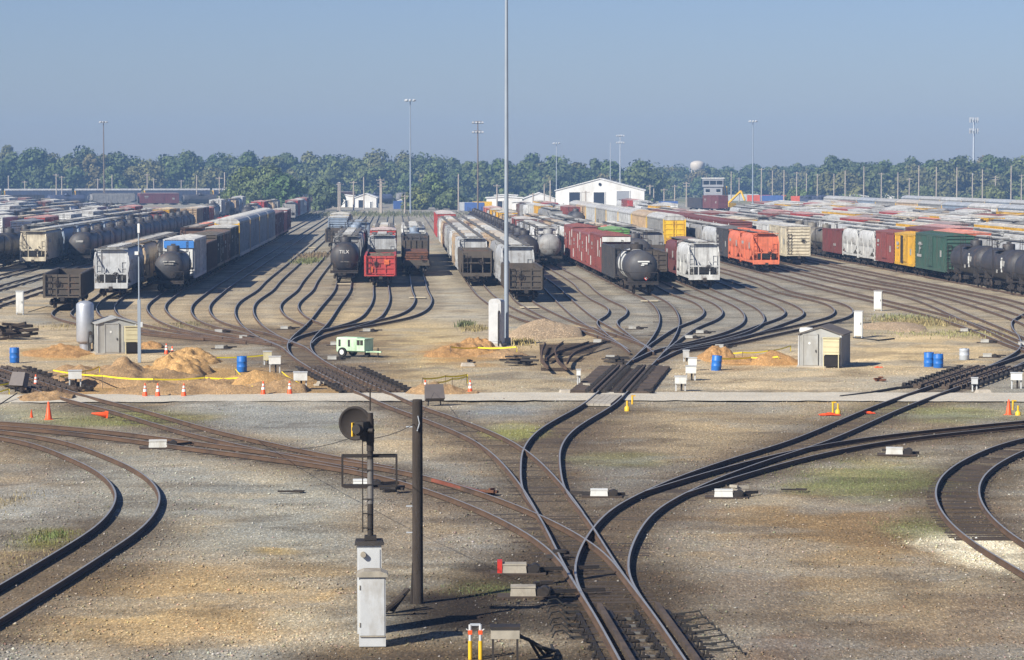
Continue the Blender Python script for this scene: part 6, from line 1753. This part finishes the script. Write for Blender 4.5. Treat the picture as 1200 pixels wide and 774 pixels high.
# utility poles
M['palepole'] = plain('pale_pole', (178, 166, 152), .95, 0, .15)
def pole(u, vt, z, label, mat='woodpole', arms=1, lamp=False):
    x = (u - U0) / FPX * z; h_ = max(5.0, height_at(vt, z))
    t = thing('utility_pole', label, 'utility pole', (x, z, -.1), random.uniform(-.3, .3), 'utility poles before the far woods')
    p = MB(); p.cyl((0, 0, 0), (0, 0, h_), .25, 0, 8, .18); p.build('shaft', M[mat], t)
    for k in range(arms):
        a = MB(); a.box((0, -.16, h_ - .5 - k * 1.0), (2.4, .12, .14))
        for i in range(4): a.cyl((-1.05 + .7 * i, -.16, h_ - .43 - k), (-1.05 + .7 * i, -.16, h_ - .2 - k), .05, 0, 6)
        a.build('crossarm', M[mat], t)
    if lamp:
        a = MB(); a.bar((0, 0, h_ - .2), (0, -1.2, h_ + .1), .1); a.build('arm', M['greysteel'], t)
        a = MB(); a.box((0, -1.4, h_ + .1), (.5, .9, .25)); a.build('lamp', M['palecase'], t)
PL = [(10, 204, 1150, 0, 1), (28, 210, 1160, 1, 0), (69, 206, 1120, 1, 0), (75, 206, 1125, 1, 0), (115, 208, 1150, 1, 0), (124, 209, 1130, 0, 1), (134, 202, 1150, 0, 0), (171, 203, 1140, 1, 0), (180, 209, 1160, 1, 0), (215, 208, 1150, 1, 0),
      (229, 203, 1140, 0, 0), (256, 206, 1000, 1, 0), (261, 204, 990, 0, 0), (266, 214, 1010, 1, 0), (395, 212, 900, 0, 0), (401, 210, 905, 1, 1), (414, 213, 920, 1, 0), (425, 209, 950, 0, 0), (445, 207, 830, 1, 0), (449, 208, 828, 2, 0), (473, 224, 840, 1, 0),
      (540, 205, 900, 0, 0), (585, 214, 880, 1, 0), (624, 222, 850, 1, 0), (637, 213, 950, 0, 0), (642, 214, 960, 0, 0), (688, 220, 870, 1, 0), (760, 219, 960, 1, 0), (768, 216, 980, 0, 0), (776, 218, 990, 1, 0), (789, 216, 1000, 1, 0), (803, 213, 1010, 2, 0),
      (856, 200, 1180, 0, 0), (868, 204, 1200, 1, 0), (893, 200, 1180, 1, 0), (904, 198, 1220, 0, 0), (917, 197, 1100, 0, 0), (931, 200, 1190, 1, 0), (945, 204, 1200, 0, 0), (960, 199, 1190, 1, 0), (977, 200, 1150, 0, 0), (993, 197, 1130, 0, 0), (1012, 197, 1130, 0, 0), (1031, 199, 1140, 1, 0), (1052, 201, 1150, 0, 0),
      (1068, 206, 1150, 1, 0), (1074, 196, 1120, 0, 0), (1097, 197, 1110, 0, 0), (1122, 197, 1100, 0, 0), (1137, 207, 1130, 0, 1), (1153, 195, 1090, 0, 0), (1167, 206, 1140, 2, 0), (1185, 196, 1080, 0, 0), (1194, 206, 1120, 1, 0)]
used_p = {}
SPOT = ['behind the far dark tank cars', 'near the dark ring headed mast', 'beside the clump of trees', 'among the white sheds', 'beside the pale light mast', 'by the low white building', 'before the white gabled hall', 'near the control tower', 'beyond the pale ring headed mast', 'along the field before the far woods', 'below the cell tower']
ED = [60, 160, 300, 440, 520, 600, 720, 850, 920, 1090, 1300]
cnt = {}
for (u, vt, z, arms, lamp) in PL:
    s = SPOT[next(i for i, e in enumerate(ED) if u < e)]; cnt[s] = cnt.get(s, 0) + 1
    kind = 'lamp topped pole' if lamp else ('bare pole', 'pole with a crossarm', 'pole with two crossarms')[arms]
    pole(u + random.uniform(-3, 3), vt + random.uniform(-3, 5), z, f'{kind} {s}, {ORD[cnt[s] - 1]} towards the cell tower', 'palepole', arms, lamp)

# ------------------------------------------------------------------ buildings
def hall(u0, u1, vb, ve, vr, depth, name, label, doors, rz=0.0, wall='bwhite', roof='bwhite', front_doors=True):
    x0, y = G(u0, vb); x1, _ = G(u1, vb); w = x1 - x0; he, hr = height_at(ve, y), height_at(vr, y)
    t = thing(name, label, 'building', ((x0 + x1) / 2, y, -.05), rz)
    b = MB(); b.extrude([(-w / 2, 0), (w / 2, 0), (w / 2, he), (0, hr), (-w / 2, he)], 0, depth); b.build('wall', M[wall], t)
    r_ = MB()
    for s in (-1, 1):
        r_.add([(0, -.3, hr + .02), (0, depth + .3, hr + .02), (s * (w / 2 + .4), depth + .3, he - .12), (s * (w / 2 + .4), -.3, he - .12), (0, -.3, hr + .3), (0, depth + .3, hr + .3), (s * (w / 2 + .4), depth + .3, he + .14), (s * (w / 2 + .4), -.3, he + .14)],
               [(0, 1, 2, 3), (7, 6, 5, 4), (0, 3, 7, 4), (1, 5, 6, 2), (2, 6, 7, 3)])
    r_.build('roof', M[roof], t)
    for (a, b_, top, mt) in doors:
        d = MB(); d.box((-w / 2 + (a + b_) / 2 * w, -.06, top / 2), ((b_ - a) * w, .12, top)); 
        q = d.build('door', M[mt], t)
        f = MB(); 
        for e in (a, b_): f.box((-w / 2 + e * w, -.1, top / 2), (.25, .2, top))
        f.box((-w / 2 + (a + b_) / 2 * w, -.1, top + .1), ((b_ - a) * w + .3, .2, .22)); f.build('frame', M['bwhite'], q)
    return t
big = hall(651, 755, 245.5, 223.5, 210, 46, 'yard_hall', 'large white gabled hall with three tall doors and a round vent', [(.15, .28, 5.6, 'bdark'), (.425, .555, 5.6, 'bdark'), (.685, .835, 6.0, 'bgrey')], -.05)
v_ = MB(); v_.cyl((0, -.2, 8.2), (0, .1, 8.2), .5, 0, 14); v_.build('vent', M['bdark'], big)
hall(570, 612, 245, 232, 231, 16, 'office_block', 'low flat white building beside the crossarm mast', [(.27, .46, 2.6, 'bdark')])
hall(580, 606, 243, 229, 228.6, 9, 'office_block', 'white upper block rising behind the low flat building', [(.4, .6, 2.2, 'bdark')])
hall(600, 622, 246, 237, 236.4, 8, 'site_trailer', 'small white trailer between the low building and the arched shed', [(.2, .35, 1.9, 'bdark')])
hall(614, 650, 242.5, 233, 226.5, 22, 'storage_shed', 'smaller white gabled shed beside the large hall', [(.1, .9, 1.2, 'bgrey')])
hall(623, 655, 247, 240, 239.7, 10, 'long_shed', 'low grey shed standing before the smaller gabled shed', [(.3, .5, 1.6, 'bdark')], 0, 'bgrey', 'bgrey')
hall(394, 414, 243, 230, 229, 12, 'white_shed', 'flat white shed nearest the loose grey green tree', [(.5, .7, 2.4, 'bdark')])
hall(416, 441, 243.5, 232, 227.5, 14, 'white_shed', 'gabled white shed behind the string beside the red gondola', [(.15, .4, 2.6, 'bdark'), (.7, .8, 2, 'bdark')])
hall(467, 481, 241, 235, 234, 8, 'white_shed', 'small white hut beside the pale light mast', [(.3, .6, 1.7, 'bdark')])
hall(255, 270, 240.5, 231, 230, 8, 'white_shed', 'small white hut beside the tree clump', [(.4, .6, 1.7, 'bdark')])
hall(997, 1017, 237.5, 230.5, 229, 12, 'white_shed', 'long low white building at the field edge, before the woods', [(.2, .4, 1.8, 'bdark'), (.6, .8, 1.8, 'bdark')])
hall(1035, 1047, 238, 231, 229.5, 9, 'white_shed', 'small white house past the long low white building', [(.4, .6, 1.8, 'bdark')])
hall(1165, 1178, 239, 231, 228.5, 9, 'white_shed', 'small white house near the cell tower foot', [(.4, .6, 1.8, 'bdark')])
# control tower
x, y = G(836, 246); hT = height_at(208.5, y); t = thing('control_tower', 'grey boxy control tower with a band of dark windows and outside stair', 'control tower', (x, y, -.05), -.12)
b = MB(); b.box((0, 0, hT * .36), (6.0, 6, hT * .72)); b.build('shaft', M['bgrey'], t)
b = MB(); b.box((0, 0, hT * .72 + .35), (6.8, 6.8, .7)); b.box((0, 0, hT - .55), (6.8, 6.8, .7)); 
for sx in (-3.2, -1.1, 1.1, 3.2): b.box((sx, -3.2, hT * .85), (.22, .22, hT * .28)); b.box((sx, 3.2, hT * .85), (.22, .22, hT * .28))
b.build('cabin', M['bgrey'], t)
g = MB(); g.box((0, 0, hT * .845), (6.3, 6.3, hT * .2)); g.build('window_band', M['glass'], t)
r_ = MB(); r_.box((0, 0, hT - .1), (7.4, 7.4, .25)); r_.build('roof', M['bwhite'], t)
for zz in (hT * .2, hT * .42, hT * .6):
    for sx in (-1.7, 1.7):
        q = MB(); q.box((sx, -3.03, zz), (1.3, .1, 1.0)); w_ = q.build('window', M['glass'], t)
        q = MB(); q.box((sx, -3.06, zz - .58), (1.5, .16, .12)); q.build('sill', M['bwhite'], w_)
s = MB()
for k in range(3):
    s.bar((3.4, -2.5 if k % 2 else 2.5, k * hT * .24), (3.4, 2.5 if k % 2 else -2.5, (k + 1) * hT * .24), .3); s.bar((4.3, -2.5 if k % 2 else 2.5, k * hT * .24), (4.3, 2.5 if k % 2 else -2.5, (k + 1) * hT * .24), .3)
    s.box((3.9, 2.5 if not k % 2 else -2.5, (k + .0) * hT * .24 + .1), (1.2, 1.0, .12))
s.build('stair', M['yellow'], t)
# yellow crane and orange machines beyond the tower
def crane(u, v, label, c):
    x, y = G(u, v); t = thing('yard_crane', label, 'crane', (x, y, 0), .6)
    b = MB(); b.box((0, 0, 1.6), (3, 4.5, 1.6)); b.build('body', M[c], t)
    b = MB(); b.bar((0, 0, 2.2), (0, -6.5, 6.2), .5); b.bar((0, -6.5, 6.2), (0, -8.5, 3.2), .4); b.build('boom', M[c], t)
    for sx in (-1.3, 1.3):
        for sy in (-1.6, 1.6): w_ = MB(); w_.cyl((sx - .25, sy, .75), (sx + .25, sy, .75), .75, 0, 14); w_.build('wheel', M['rubber'], t)
crane(853, 247, 'yellow crane with a bent boom beside the control tower', 'yellow')
def container(u, v, c, label, L=9.0):
    x, y = G(u, v); t = thing('shipping_container', label, 'container', (x, y, -.02), random.uniform(-.15, .15), 'containers beyond the control tower')
    b = MB(); b.box((0, 0, 1.45), (L, 2.5, 2.6))
    for i in range(int(L / .4)): b.box((-L / 2 + .2 + i * .4, -1.27, 1.45), (.2, .06, 2.3))
    b.build('body', M[c], t)
    f = MB()
    for sx in (-L / 2 + .06, L / 2 - .06): f.box((sx, -1.28, 1.45), (.16, .1, 2.7))
    f.build('corner_post', M[c], t); d = MB(); d.box((L / 2 + .03, 0, 1.45), (.08, 2.3, 2.4)); d.build('door', M[c], t)
M['orangec'] = plain('orange_container', (226, 104, 66), .6, 0, .15, .5)
M['bluec'] = plain('blue_container', (70, 100, 160), .6, 0, .15, .5)
for u, v, c, l in ((889, 236.5, 'orangec', 'orange container just past the ring headed mast'), (929, 236.5, 'orangec', 'orange container, brightest, before the dark low tree'), (941, 238, 'orangec', 'orange container behind the first blue locomotive'), (904, 237, 'bluec', 'blue container between two orange containers'),
                   (866, 236, 'palecase', 'pale container just short of the ring headed mast'), (876, 235, 'palecase', 'pale container beside the ring headed mast'), (988, 241, 'bluec', 'blue container behind the yellow crane'), (548, 247.5, 'palecase', 'pale container between the crossarm mast and tank string'), (556, 248, 'bluec', 'blue container below the crossarm mast'), (565, 246.5, 'yellow', 'yellow container beside the low flat white building'), (472, 245.5, 'bluec', 'blue container below the small white hut'), (783, 246, 'bluec', 'blue container beside the white gabled hall')):
    container(u, v, c, l, 6.0 if v > 240 else 9.5)
